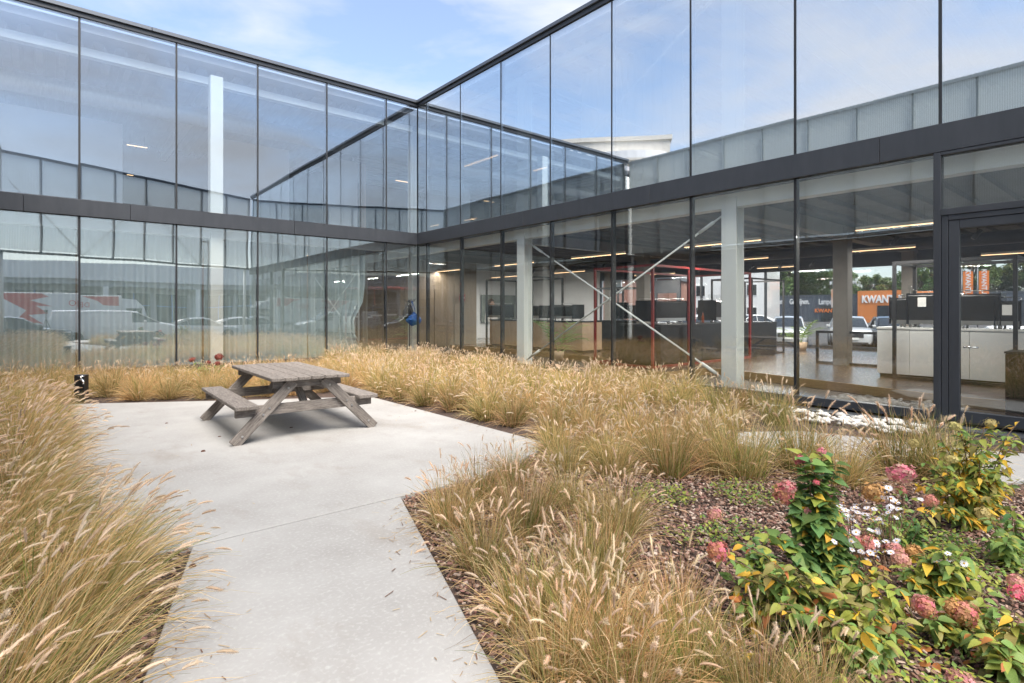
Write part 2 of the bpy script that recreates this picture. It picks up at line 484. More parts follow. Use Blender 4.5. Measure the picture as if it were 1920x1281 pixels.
# strip of paving that leads to the glass door
slab([P(x,y) for x, y in ((1375,834),(1480,842),(1570,868),(1690,892),(1900,905),(1985,880),(1985,856),(1770,838),(1640,822),(1500,808),(1385,810))][::-1])
edge = MB()
edge.box(8.98, 9.06, -3.5, 6.6, -0.1, 0.03); edge.box(9.1, 9.64, -3.5, 16.6, -0.1, -0.03)
edge.build('sill_strip', M['metal_cap'], paving)
bed = MB()
bed.add([(-1.75,-0.4,-0.035),(9.6,-4.5,-0.035),(9.64,16.7,-0.035),(-1.75,16.7,-0.035)], [(0,1,2,3)])
bed = structure(bed.build('planting_bed', M['soil']), 'dark soil of the planting beds')

# ================================================================ the glass building
bld = thing('glass_building', 'two-storey glass building with dark metal bands wrapping the courtyard', 'building', (0,0,0))
rnd = random.Random(4)
X_END, Y_END = -1.70, -4.15        # free ends of the two glass walls
mul_L = [X_END, 0.549-2, 0.549, 2.549, 4.549, 6.549, 8.549, XC-0.02]
mul_R = [YC-0.02, 16.168, 14.168, 12.168, 10.168, 8.168, 6.168, 4.168, 2.168, 0.168, -1.832, Y_END]
def pane(cx, cy, z0, z1, w, along, mat, tilt=0.0):
    b = MB()
    if along == 'x': b.box(-w/2, w/2, -0.011, 0.011, -(z1-z0)/2, (z1-z0)/2)
    else: b.box(-0.011, 0.011, -w/2, w/2, -(z1-z0)/2, (z1-z0)/2)
    o = b.build('pane', mat, bld)
    o.location = (cx, cy, (z0+z1)/2)
    o.rotation_euler = (rnd.gauss(0,0.0009), rnd.gauss(0,0.0009), rnd.gauss(0,0.0012)) if along == 'x' else (rnd.gauss(0,0.0009), rnd.gauss(0,0.0009), rnd.gauss(0,0.0012))
    return o
for i in range(len(mul_L)-1):
    a, b = mul_L[i]+0.022, mul_L[i+1]-0.022
    pane((a+b)/2, YC, 0.13, Z_B0-0.02, b-a, 'x', M['gl_lower_left'])
    pane((a+b)/2, YC, Z_B1+0.02, Z_CAP-0.01, b-a, 'x', M['gl_upper_left'])
for i in range(len(mul_R)-1):
    a, b = mul_R[i+1]+0.022, mul_R[i]-0.022
    pane(XC, (a+b)/2, Z_B1+0.02, Z_CAP-0.01, b-a, 'y', M['gl_upper_right'])
    if mul_R[i] < 2.2 and mul_R[i+1] > 0: continue
    pane(XC, (a+b)/2, 0.13, Z_B0-0.02, b-a, 'y', M['gl_lower_right'])
for x in mul_L[1:-1]:
    for z0, z1 in ((0.1, Z_B0-0.005), (Z_B1+0.005, Z_CAP-0.005)):
        MB().box(x-0.021, x+0.021, YC-0.014, YC+0.11, z0, z1).build('mullion', M['black_seal'], bld)
for y in mul_R[1:-1]:
    for z0, z1 in ((0.1, Z_B0-0.005), (Z_B1+0.005, Z_CAP-0.005)):
        w = 0.021
        if z1 < 4 and abs(y-2.168) < 0.01: continue
        MB().box(XC-0.014, XC+0.11, y-w, y+w, z0, z1).build('mullion', M['black_seal'], bld)
for z0, z1 in ((0.1, Z_B0-0.005), (Z_B1+0.005, Z_CAP-0.005)):
    MB().box(XC-0.016, XC+0.05, YC-0.016, YC+0.05, z0, z1).build('mullion', M['black_seal'], bld)
# metal bands between the storeys, in lengths with open joints
for i, (a, b) in enumerate(((X_END, -0.45), (-0.45, 1.55), (1.55, 5.55), (5.55, XC-0.075))):
    MB().box(a+0.003, b-0.003, YC-0.075, YC+0.12, Z_B0, Z_B1).build('band_panel', M['metal_dark'], bld, bevel=0.004)
for a, b in ((YC-0.075, 11.17), (11.17, 7.1), (7.1, 2.9), (2.9, -1.2), (-1.2, Y_END)):
    MB().box(XC-0.075, XC+0.12, b+0.003, a-0.003, Z_B0, Z_B1).build('band_panel', M['metal_dark'], bld, bevel=0.004)
MB().box(XC-0.075, XC+0.12, YC-0.073, YC+0.12, Z_B0+0.002, Z_B1-0.002).build('band_panel', M['metal_dark'], bld)
# roof edge: dark frame and pale coping that juts out
for a, b in ((X_END, 2.0), (2.0, 6.0), (6.0, XC-0.11)):
    MB().box(a+0.002, b-0.002, YC-0.05, YC+0.15, Z_CAP, Z_CAP+0.10).build('roof_rail', M['metal_dark'], bld)
    MB().box(a+0.002, b-0.002, YC-0.11, YC+0.4, Z_CAP+0.102, Z_CAP+0.20).build('roof_coping', M['metal_cap'], bld, bevel=0.008)
for a, b in ((YC-0.11, 12.0), (12.0, 8.0), (8.0, 4.0), (4.0, 0.0), (0.0, Y_END)):
    MB().box(XC-0.05, XC+0.15, b+0.002, a-0.002, Z_CAP, Z_CAP+0.10).build('roof_rail', M['metal_dark'], bld)
    MB().box(XC-0.11, XC+0.4, b+0.002, a-0.002, Z_CAP+0.102, Z_CAP+0.20).build('roof_coping', M['metal_cap'], bld, bevel=0.008)
MB().box(XC-0.11, XC+0.4, YC-0.108, YC+0.4, Z_CAP+0.104, Z_CAP+0.198).build('roof_coping', M['metal_cap'], bld)
MB().box(XC-0.108, XC+0.15, YC-0.05, YC+0.148, Z_CAP+0.002, Z_CAP+0.098).build('roof_rail', M['metal_dark'], bld)
MB().box(X_END, XC-0.06, YC-0.03, YC+0.1, 0.0, 0.128).build('bottom_rail', M['metal_dark'], bld)
MB().box(XC-0.06, XC+0.1, 2.25, YC-0.04, 0.0, 0.128).build('bottom_rail', M['metal_dark'], bld)
MB().box(XC-0.06, XC+0.1, Y_END, 0.1, 0.0, 0.128).build('bottom_rail', M['metal_dark'], bld)
# door in the right-hand glass wall
door = link('door', None, bld)
D1, D0, DT = 2.235, 0.10, 2.905
def dbox(y0, y1, z0, z1, name, x0=XC-0.07, x1=XC+0.10, m='metal_dark', bev=0.004):
    return MB().box(x0, x1, y0, y1, z0, z1).build(name, M[m], door, bevel=bev)
dbox(D1-0.085, D1, 0.0, Z_B0-0.003, 'door_post'); dbox(D0, D0+0.085, 0.0, Z_B0-0.003, 'door_post')
dbox(D0+0.087, D1-0.087, DT, DT+0.09, 'door_head')
dbox(D0+0.087, D1-0.087, Z_B0-0.05, Z_B0-0.004, 'door_head')
dbox(D1-0.165, D1-0.09, 0.02, DT-0.003, 'door_frame', XC-0.055, XC+0.07)
dbox(D0+0.09, D0+0.165, 0.02, DT-0.003, 'door_frame', XC-0.055, XC+0.07)
dbox(D0+0.167, D1-0.167, DT-0.075, DT-0.003, 'door_frame', XC-0.055, XC+0.07)
for y0, y1, z0, z1 in ((D1-0.29, D1-0.169, 0.03, DT-0.079), (D0+0.169, D0+0.29, 0.03, DT-0.079),
                       (D0+0.292, D1-0.292, 0.03, 0.17), (D0+0.292, D1-0.292, DT-0.20, DT-0.079)):
    dbox(y0, y1, z0, z1, 'leaf_frame', XC-0.045, XC+0.05)
MB().box(XC-0.012, XC+0.012, D0+0.29, D1-0.29, 0.17, DT-0.2).build('pane', M['gl_lower_right'], door)
MB().box(XC-0.012, XC+0.012, D0+0.087, D1-0.087, DT+0.09, Z_B0-0.05).build('pane', M['gl_lower_right'], door)
h = MB(); h.tube([(XC+0.05,D1-0.33,1.05),(XC+0.12,D1-0.33,1.05)],0.012,8); h.tube([(XC+0.12,D1-0.30,1.05),(XC+0.12,D1-0.47,1.05)],0.011,8)
h.build('handle', M['chrome'], door, True)

# frame: columns, beams, cross bracing, floors
def h_column(x, y, z0, z1, w=0.30, t=0.03, mat='white_steel'):
    b = MB()
    b.box(x-w/2, x-w/2+t, y-w/2, y+w/2, z0, z1)
    b.box(x+w/2-t, x+w/2, y-w/2, y+w/2, z0, z1)
    b.box(x-w/2+t, x+w/2-t, y-0.012, y+0.012, z0, z1)
    return b.build('column', M[mat], bld)
def box_column(x, y, z0, z1, w=0.3, mat='white_steel'):
    return MB().box(x-w/2, x+w/2, y-w/2, y+w/2, z0, z1).build('column', M[mat], bld, bevel=0.01)
COLX, COLY = 10.12, (17.7, 11.6, 5.5, -0.6)
for y in COLY:
    h_column(COLX, y, 0, 3.70); h_column(COLX, y, 4.16, 8.02)
for x in (3.55, -2.0):
    box_column(x, 17.12, 0, 3.70, 0.32); box_column(x, 17.12, 4.16, 8.02, 0.32)
RAW = pmat('raw_concrete_column', (0.24,0.225,0.205), 0.8, base2=(0.20,0.19,0.172), scale=2)
M['raw'] = RAW
for x in (15.45, 20.9):
    for y in (5.45, 11.6, 17.7, -0.6):
        MB().box(x-0.17, x+0.17, y-0.17, y+0.17, 0.0, 3.65).build('column', RAW, bld, bevel=0.012)
def brace(p0, p1, r=0.022):
    b = MB(); b.tube([p0, p1], r, 8)
    d = (Vector(p1)-Vector(p0)).normalized()
    for p, s in ((Vector(p0), 1), (Vector(p1), -1)):
        b.tube([p + d*s*0.25, p + d*s*0.6], r*1.7, 8)
    return b.build('brace_rod', M['white_steel'], bld, True)
for za, zb in ((0.2, 3.42), (4.45, 7.85)):
    brace((COLX-0.06, 11.45, za), (COLX-0.06, 5.65, zb)); brace((COLX+0.02, 5.65, za), (COLX+0.02, 11.45, zb))
XW = 21.6                          # far window wall of the ground floor
YB = 27.0                          # back of the building
MB().box(XC+0.13, XW+0.3, Y_END, YB, 3.80, 4.16).build('floor_slab', M['ceil_dark'], bld)
MB().box(-9, XC+0.13, YC+0.13, YB, 3.80, 4.16).build('floor_slab', M['ceil_dark'], bld)
# ribs and beams under the slab
rb = MB()
y = -4.0
while y < 19.5:
    rb.box(XC+0.4, XW, y, y+0.10, 3.70, 3.798); y += 0.6
rb.build('ceiling_ribs', M['ceil_dark'], bld)['kind'] = 'stuff'
for y in (5.5, 11.6, 17.7, -0.6):
    MB().box(COLX+0.16, XW-0.1, y-0.14, y+0.14, 3.40, 3.697).build('ceiling_beam', M['raw'], bld)
MB().box(COLX-0.12, COLX+0.12, Y_END, 19.8, 3.53, 3.797).build('edge_beam', M['white_steel'], bld)
MB().box(-3, XC, 17.0, 17.24, 3.55, 3.797).build('edge_beam', M['white_steel'], bld)
# roof: deck profile with open ends over a white edge beam
prof = []
pitch = 0.46; zb, zt = 8.06, 8.26
def deck(x0, x1, y0, y1, along):
    b = MB(); x = x0
    pts = []
    while x < x1:
        pts += [(x, zb), (x+0.13, zb), (x+0.20, zt), (x+0.39, zt)]; x += pitch
    vs, fs = [], []
    for s, zo in ((0, 0.0), (1, 0.012)):
        for (px, pz) in pts:
            for yy in (y0, y1):
                vs.append((px, yy, pz+zo) if along == 'y' else (yy, px, pz+zo))
    k = len(pts)
    for i in range(k-1):
        fs.append((2*i, 2*i+1, 2*i+3, 2*i+2)); o = 2*k
        fs.append((o+2*i, o+2*i+2, o+2*i+3, o+2*i+1))
        fs.append((2*i, 2*i+2, o+2*i+2, o+2*i))
    b.add(vs, fs)
    return b.build('roof_deck', M['deck_white'], bld)
deck(-9, XC-0.1, YC+0.55, YB, 'y')
deck(Y_END, YB, XC+0.45, XW, 'x')
MB().box(-9, XW+0.3, Y_END, YB, 8.30, 8.47).build('roof_slab', M['deck_white'], bld) if False else None
MB().box(-9, XC+0.2, YC+0.16, YB, 8.30, 8.50).build('roof_slab', M['deck_white'], bld)
MB().box(XC+0.21, XW+0.3, Y_END, YB, 8.30, 8.50).build('roof_slab', M['deck_white'], bld)
MB().box(-9, XC+0.1, 17.30, 17.52, 7.86, 8.055).build('edge_beam', M['white_steel'], bld)
MB().box(COLX-0.1, COLX+0.1, Y_END, 17.28, 7.86, 8.055).build('edge_beam', M['white_steel'], bld)
for x in (3.6, -2.5):
    MB().box(x-0.1, x+0.1, 17.53, YB, 7.75, 8.055).build('ceiling_beam', M['white_steel'], bld)
for y in (11.6, 5.5, -0.6, 17.75):
    MB().box(COLX+0.11, XW, y-0.1, y+0.1, 7.75, 8.055).build('ceiling_beam', M['white_steel'], bld)
# floors
fl = structure(MB().box(XC+0.11, XW, Y_END, 24.9, -0.02, 0.012).build('floor', M['floor_in']), 'polished grey screed floor inside')
fl2 = structure(MB().box(-9, XC+0.1, YC+0.11, 24.9, -0.02, 0.011).build('floor', M['floor_in']), 'screed floor of the curtained room')
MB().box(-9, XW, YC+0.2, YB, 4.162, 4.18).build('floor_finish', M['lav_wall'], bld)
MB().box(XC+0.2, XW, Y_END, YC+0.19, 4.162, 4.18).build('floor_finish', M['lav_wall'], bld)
FZ = 0.185
plat = [(10.85,Y_END), (11.25,2.5), (12.1,6.3), (12.15,7.25), (10.62,7.35), (10.75,9.7), (12.35,10.3), (12.7,13.4), (12.3,18.6), (XW-0.02,18.6), (XW-0.02,Y_END)]
platform = structure(MB().prism(plat, 0.013, FZ).build('platform', M['floor_wood']), 'raised dark timber floor inside the showroom')
for i in range(8):
    a, b = Vector((*plat[i],0)), Vector((*plat[i+1],0)); d = (b-a).normalized(); nn = Vector((-d.y, d.x, 0))
    L_ = (b-a).length; k = max(1, round(L_/2.4))
    for j in range(k):
        p, q = a+d*(L_*j/k+0.003), a+d*(L_*(j+1)/k-0.003)
        MB().bar(p+nn*0.013+Vector((0,0,0.1)), q+nn*0.013+Vector((0,0,0.1)), 0.022, 0.168).build('riser_board', M['oak'], platform)
# walls inside and outside
MB().box(-9, 13.55, 20.0, 20.2, 0, 3.79).build('wood_wall', M['panel_wood'], bld)
wx = 5.0
while wx < 13.4:
    w = 1.2
    if abs(wx-12.2) > 0.9: MB().box(wx+0.01, wx+w-0.01, 19.975, 19.998, 0.05, 3.75).build('wood_panel', M['panel_wood'], bld, bevel=0.003)
    wx += w
dr = MB().box(12.42, 13.36, 19.965, 19.997, 0.02, 2.45).build('door', M['panel_wood'], bld, bevel=0.004)
MB().tube([(13.26,19.93,1.1),(13.12,19.93,1.1)],0.012,8).build('handle', M['steel'], dr)
MB().box(13.55, XW+0.3, 24.9, 25.1, 0, 3.79).build('end_wall', M['white_wall'], bld)
MB().box(XW, XW+0.25, 18.9, 24.9, 0, 3.79).build('end_wall', M['white_wall'], bld)
MB().box(-9.2, -9, YC, YB, 0, 8.3).build('end_wall', M['white_wall'], bld)
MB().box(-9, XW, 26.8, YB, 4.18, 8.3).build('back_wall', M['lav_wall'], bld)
MB().box(XW+0.02, XW+0.27, Y_END, 26.8, 4.181, 8.3).build('back_wall', M['white_wall'], bld)
MB().box(XC+0.12, XW+0.3, Y_END-0.2, Y_END-0.002, 0, 8.3).build('end_wall', M['metal_dark'], bld)
MB().box(-4.5, 1.75, 21.0, 21.2, 4.18, 7.35).build('partition', M['white_wall'], bld)
MB().box(4.5, 6.8, 21.0, 21.2, 4.18, 7.45).build('partition', M['white_wall'], bld)
MB().box(7.9, 9.2, 20.4, 20.6, 4.18, 7.3).build('partition', M['white_wall'], bld)
MB().box(13.2, 13.4, 8.5, 12.0, 4.18, 7.3).build('partition', M['white_wall'], bld)
PANEL_ORANGE = pmat('timber_partition', (0.46,0.34,0.26), 0.6)
MB().box(9.35, 9.55, 20.4, 20.6, 4.18, 7.3).build('partition', PANEL_ORANGE, bld)
# far window wall of the showroom
FY = [18.9, 16.0, 13.2, 10.4, 7.6, 4.8, 2.0, -0.8, -3.6, Y_END]
for i in range(len(FY)-1):
    a, b = FY[i+1]+0.03, FY[i]-0.03
    MB().box(XW+0.05, XW+0.075, a, b, FZ+0.1, 3.05).build('pane', M['gl_plain'], bld)
for y in FY:
    MB().box(XW, XW+0.12, y-0.03, y+0.03, FZ, 3.10).build('mullion', M['metal_dark'], bld)
MB().box(XW-0.01, XW+0.14, Y_END, 18.9, 0.0, FZ+0.1).build('bottom_rail', M['metal_dark'], bld)
MB().box(XW-0.01, XW+0.2, Y_END, 18.9, 3.06, 3.80).build('window_head', M['metal_dark'], bld)
# ventilation duct under the upper roof
du = MB()
du.tube([(-9,19.1,7.45),(XC+0.8,19.1,7.45)], 0.27, 20)
duct = tag(du.build('ventilation_duct', M['duct'], None, True), 'long silver spiral duct under the upper ceiling behind the glass', 'duct')
xx = -8.5
while xx < 10:
    MB().tube([(xx,19.1,7.45),(xx+0.035,19.1,7.45)], 0.283, 20).build('duct_collar', M['duct'], duct, True); xx += 1.5
du = MB(); du.tube([(12.6,-3.5,3.3),(12.6,16.5,3.3)], 0.16, 14)
du = MB(); du.tube([(18.2,-3.5,3.38),(18.2,17.5,3.38)], 0.17, 14)
tag(du.build('ceiling_duct', M['black_steel'], None, True), 'black round duct under the showroom ceiling', 'duct')

# ================================================================ curtains
def curtain(x0, x1, z0, z1, y, mat, label, along='x', amp=0.10, lam=0.25, seed=0, taper=0.0):
    r = random.Random(seed); n = int((x1-x0)/lam*8)
    vs, fs = [], []; rows = 7; ph = r.random()*6
    for i in range(n+1):
        u = x0 + (x1-x0)*i/n
        wob = 0.9*math.sin(u*1.7+ph) + 0.5*math.sin(u*4.3+ph*2)
        for k in range(rows):
            t = k/(rows-1); z = z0+(z1-z0)*t
            uu = u
            if taper:
                pinch = math.exp(-((z-1.15)/0.55)**2)*taper if z > 1.0 else taper*math.exp(-((z-1.0)/0.9)**2)
                uu = x0 + (u-x0)*(1 - pinch*(u-x0)/(x1-x0))
            a = amp*(1.15-0.35*t)
            off = a*math.sin(2*math.pi*u/lam + wob) + 0.02*math.sin(u*9+k)
            vs.append((uu, y+off, z) if along == 'x' else (y+off, uu, z))
    for i in range(n):
        for k in range(rows-1):
            a = i*rows+k
            fs.append((a, a+rows, a+rows+1, a+1))
    o = MB().add(vs, fs).build('curtain', mat, None, True, fix=False)
    return tag(o, label, 'curtain', 'pleated curtains behind the glazing')
CY = 17.55
curtain(-2.6, 0.50, 0.03, 3.62, CY, M['curtain'], 'grey pleated curtain behind the leftmost glass, left of the tap post', seed=1)
curtain(0.54, 3.30, 0.03, 3.62, CY, M['curtain'], 'grey pleated curtain between the tap post and the white column', seed=2)
curtain(3.35, 6.2, 0.03, 3.62, CY, M['curtain'], 'grey pleated curtain just right of the white column behind the table', seed=3)
curtain(6.22, 8.15, 0.03, 3.62, CY, M['curtain'], 'gathered pleated curtain with curved free end beside the brown panelled wall', seed=4, taper=0.22)
M['rail'] = M['steel']
tag(MB().box(-2.7, 8.3, CY-0.02, CY+0.02, 3.63, 3.66).build('curtain_rail', M['steel']), 'slim rail carrying the grey ground floor curtains', 'rail')
curtain(6.95, 8.5, 4.22, 7.75, 10.75, M['curtain_white'], 'white sheer curtain upstairs on the right behind the crossed rods', 'y', seed=5)
curtain(8.53, 10.1, 4.22, 7.75, 10.75, M['curtain_white'], 'white sheer curtain upstairs nearest the inner corner', 'y', seed=6)

# ================================================================ lamps (lit), with added hidden ones behind the curtains
def lamp(p0, p1, label, power=40.0):
    p0, p1 = Vector(p0), Vector(p1)
    t = thing('linear_lamp', label, 'lamp', (p0+p1)/2, 0, 'lit linear ceiling lamps')
    q0, q1 = p0-(p0+p1)/2, p1-(p0+p1)/2
    MB().bar(q0+Vector((0,0,0.035)), q1+Vector((0,0,0.035)), 0.06, 0.06).build('housing', M['white_steel'], t)
    MB().bar(q0, q1, 0.052, 0.018).build('diffuser', M['lamp'], t)
    for s in (0.15, 0.85):
        q = q0.lerp(q1, s); MB().tube([q+Vector((0,0,0.06)), q+Vector((0,0,0.36))], 0.004, 5).build('hanger', M['black_steel'], t)
    if not power: return t
    ld = bpy.data.lights.new('lamp_light', 'AREA'); ld.shape = 'RECTANGLE'; ld.size = 0.05; ld.size_y = (p1-p0).length; ld.energy = power; ld.color = (1.0,0.94,0.87)
    lo = link('lamp_light', ld, t, (0,0,-0.012)); lo.rotation_euler = (0,0,math.atan2(-(p1-p0).x, (p1-p0).y))
    return t
LX = 12.55
for a, b, lab in ((1605,1758,'lit warm strip lamp over the pale counter left of the door'), (1284,1426,'lit warm strip lamp passing behind the right white column'),
             (1072,1172,'lit warm strip lamp above the crossing brace rods'), (928,1000,'lit warm strip lamp beside the top of the left white column'),
             (820,868,'lit warm strip lamp nearest the inner corner of the glass')):
    lamp((LX, at_X(a,LX), 3.18), (LX, at_X(b,LX), 3.18), lab, 15 if a > 1000 else 7)
LX = 17.2
for a, b, lab in ((922,972,'lit strip lamp above the oak counter, behind the left white column'), (1036,1096,'lit strip lamp over the far end of the oak counter'),
             (1360,1440,'lit strip lamp in the middle row above the black counter'), (1592,1716,'lit strip lamp in the middle row beyond the raw column')):
    lamp((LX, at_X(a,LX), 3.2), (LX, at_X(b,LX), 3.2), lab)
LX = 20.3
for a, b, lab in ((1190,1265,'lit strip lamp by the far windows behind the red frame'), (1420,1490,'lit strip lamp by the far windows right of the black counter'),
                  (1840,1920,'lit strip lamp by the far windows seen through the door'), (870,915,'lit strip lamp near the white end wall with the poster')):
    lamp((LX, at_X(a,LX), 3.12), (LX, at_X(b,LX), 3.12), lab, 28)
# upstairs
for X0, a, b, z, lab in ((12.6,868,932,7.25,'lit strip lamp high upstairs right of the inner corner'), (14.5,1000,1024,7.0,'short lit strip lamp upstairs beside the left column'),
                   (16.5,862,893,6.2,'lower lit strip lamp deep upstairs left of the curtain'), (15.5,803,822,6.0,'small lit strip lamp deep upstairs beside the corner column')):
    lamp((X0, at_X(a,X0), z), (X0, at_X(b,X0), z), lab, 0)
for Y0, a, b, z, lab in ((22.5,238,276,7.1,'lit strip lamp upstairs on the left beside the white partition'), (24.0,238,250,6.4,'short lit strip lamp upstairs under the longer left one'),
                   (22.5,742,780,7.4,'lit strip lamp upstairs behind the glass left of the inner corner')):
    lamp((at_Y(a,Y0), Y0, z), (at_Y(b,Y0), Y0, z), lab, 0)
for k, x in enumerate((-0.5, 2.2, 4.9, 7.3)):  # added hidden lamps, only to make the curtains glow from behind
    lamp((x-0.8, 18.7, 3.4), (x+0.8, 18.7, 3.4), f'added strip lamp hidden behind the grey curtains, {ORD[k]} from the left', 4)

# ================================================================ polycarbonate screens that close the courtyard
M['bar_pale'] = pmat('pale_bar', (0.42,0.44,0.42), 0.5)
SC_A, SC_B = Vector((-1.75, 0.62)), Vector((9.60, -4.30))       # street side, above the camera
def screen(A, B, label, posts_to_ground, mod, z0=4.2, z1=8.55, braces=(), sheet='poly', bars='metal_cap'):
    A, B = Vector((A[0],A[1],0)), Vector((B[0],B[1],0))
    d = (B-A); L_ = d.length; d.normalize(); ang = math.atan2(d.y, d.x)
    t = thing('polycarbonate_screen', label, 'screen', A, ang, 'translucent screens around the courtyard')
    k = max(1, round(L_/mod)); w = L_/k
    for i in range(k):
        o = MB().box(-w/2+0.03, w/2-0.03, -0.02, 0.02, z0+0.06, z1-0.06).build('sheet', M[sheet], t); o.location = (w*(i+0.5), 0.09, 0)
    for i in range(k+1):
        MB().box(i*w-0.03, i*w+0.03, -0.06, 0.06, z0, z1-0.06).build('post', M[bars], t)
    MB().box(-0.03, L_+0.03, -0.06, 0.12, z1-0.055, z1+0.05).build('rail', M[bars], t)
    MB().box(-0.03, L_+0.03, -0.08, 0.12, z0-0.1, z0-0.003).build('rail', M[bars], t)
    for x in posts_to_ground:
        MB().tube([(x,0,-0.05),(x,0,z0-0.1)], 0.07, 12).build('support', M['white_steel'], t, True)
    for x0, x1 in braces:
        xm = (x0+x1)/2
        MB().tube([(x0,-0.1,z1-1.2),(xm,-0.1,z0+0.05)], 0.018, 6).build('tie_rod', M['black_steel'], t)
        MB().tube([(x1,-0.1,z1-1.2),(xm,-0.1,z0+0.05)], 0.018, 6).build('tie_rod', M['black_steel'], t)
    return t
screen(SC_A, SC_B, 'ribbed translucent screen on posts spanning the street side of the courtyard', (0.15, 12.2), 1.55, braces=((0.4,6.2),(6.3,12.2)))
screen((-1.75, 16.6), (-1.75, 0.7), 'ribbed translucent wall along the courtyard side facing the showroom', (), 1.55, braces=((1,7),(8,14)), sheet='poly_milky', bars='bar_pale')
low = MB().box(-1.95, -1.80, 0.7, 16.6, 0, 4.08)
tag(low.build('courtyard_wall', pmat('pale_cladding', (0.42,0.43,0.43), 0.6, base2=(0.36,0.37,0.37), scale=1.5)), 'grey lower wall opposite the showroom glass', 'wall')

# ================================================================ picnic table
table = thing('picnic_table', 'weathered grey wooden picnic table with two attached benches on the patio', 'table', (2.52, 7.90, 0), R(-1.5))
def plank(p0, p1, w, h, name='plank', parent=table, mat='wood_grey', up=(0,0,1), bev=0.006):
    """board with its own length axis as local y, so the grain follows it"""
    p0, p1 = Vector(p0), Vector(p1); L_ = (p1-p0).length; d = (p1-p0).normalized()
    b = MB(); b.box(-w/2, w/2, -L_/2, L_/2, -h/2, h/2)
    o = b.build(name, M[mat], parent, bevel=bev)
    u = Vector(up); x = d.cross(u).normalized(); z = x.cross(d).normalized()
    o.matrix_local = Matrix(((x.x,d.x,z.x,0),(x.y,d.y,z.y,0),(x.z,d.z,z.z,0),(0,0,0,1)))
    o.location = (p0+p1)/2
    return o
tr = random.Random(8)
TL = 1.06
for i in range(6):
    x = -0.40 + i*0.16
    e = tr.uniform(-0.015, 0.015)
    plank((x,-TL+e,0.735+tr.uniform(-.003,.003)), (x,TL+e*0.5,0.735+tr.uniform(-.003,.003)), 0.152, 0.042, 'top_board')
for s in (-1, 1):
    for j in (0,):
        plank((s*0.74,-TL,0.435), (s*0.74,TL,0.435), 0.255, 0.045, 'bench_board')
for ye in (-0.89, 0.89):
    sgn = -1 if ye < 0 else 1
    for s in (-1, 1):
        lg = plank((s*0.185, ye+sgn*0.05, 0.70), (s*0.865, ye+sgn*0.05, 0.004), 0.045, 0.125, 'leg', up=(0,0,1))
        lg2 = MB()
        # boot of damp wood at the foot
        for zz, xx in ((0.62,0.255), (0.40,0.475), (0.33,0.545), (0.10,0.775)):
            MB().tube([(s*xx, ye+sgn*0.072, zz), (s*xx, ye+sgn*0.082, zz)], 0.013, 8).build('bolt', M['steel'], lg if False else table)
    plank((-0.84, ye, 0.37), (0.84, ye, 0.37), 0.045, 0.125, 'cross_beam', up=(0,0,1))
    plank((-0.42, ye-sgn*0.002, 0.665), (0.42, ye-sgn*0.002, 0.665), 0.045, 0.095, 'top_bearer', up=(0,0,1))
for s in (-1, 1):
    plank((0, s*0.80, 0.36), (0, s*0.30, 0.69), 0.09, 0.045, 'strut', up=(0,0,1))

# ================================================================ tap post
tp = P(146, 727); tp = Vector((0.42, 11.95, 0))
t = thing('tap_post', 'black garden tap post with chrome tap at the back edge of the patio', 'tap', tp, R(-40))
MB().box(-0.09, 0.09, -0.05, 0.05, 0, 0.47).build('post', M['black'], t, bevel=0.006)
b = MB(); b.tube([(0.03,-0.05,0.40),(0.07,-0.12,0.40),(0.13,-0.16,0.40),(0.165,-0.175,0.385),(0.175,-0.18,0.335)], [0.016,0.018,0.022,0.016,0.014], 10)
b.tube([(0.10,-0.14,0.41),(0.10,-0.14,0.455)], 0.010, 8)
sp = b.build('spout', M['chrome'], t, True)
MB().tube([(0.06,-0.15,0.46),(0.145,-0.13,0.46)], 0.008, 8).build('lever', M['chrome'], t, True)

# small things lying on the patio
for i, (px, py, lab) in enumerate(((381,847,'small reddish stone on the patio left of the table leg'), (412,819,'tiny dark leaf scrap on the patio in front of the left leg'),
                     (546,802,'tiny dark scrap on the patio under the table'), (779,771,'small dark twig bit near the right grass edge'), (362,1063,'small bark chip on the path beside the left bed corner'),
                     (312,794,'thin dark leaf scrap on the patio left of the picnic table'))):
    p = P(px, py)
    b = MB(); r_ = random.Random(i); vs = [(r_.uniform(.6,1)*0.028*math.cos(a), r_.uniform(.6,1)*0.02*math.sin(a), 0.0) for a in (0,1,2,3,4,5)]
    vs2 = [(x*0.6, y*0.6, 0.018*(1 if i in (0,4) else 0.5)) for x, y, _ in vs]
    b.add(vs+vs2, [tuple(range(6)), tuple(range(11,5,-1))]+[(k,(k+1)%6,(k+1)%6+6,k+6) for k in range(6)])
    o = b.build('bark_scrap', pmat('scrap_%d' % i, (0.10,0.05,0.035), 0.9), None); o.location = p
    tag(o, lab, 'debris')

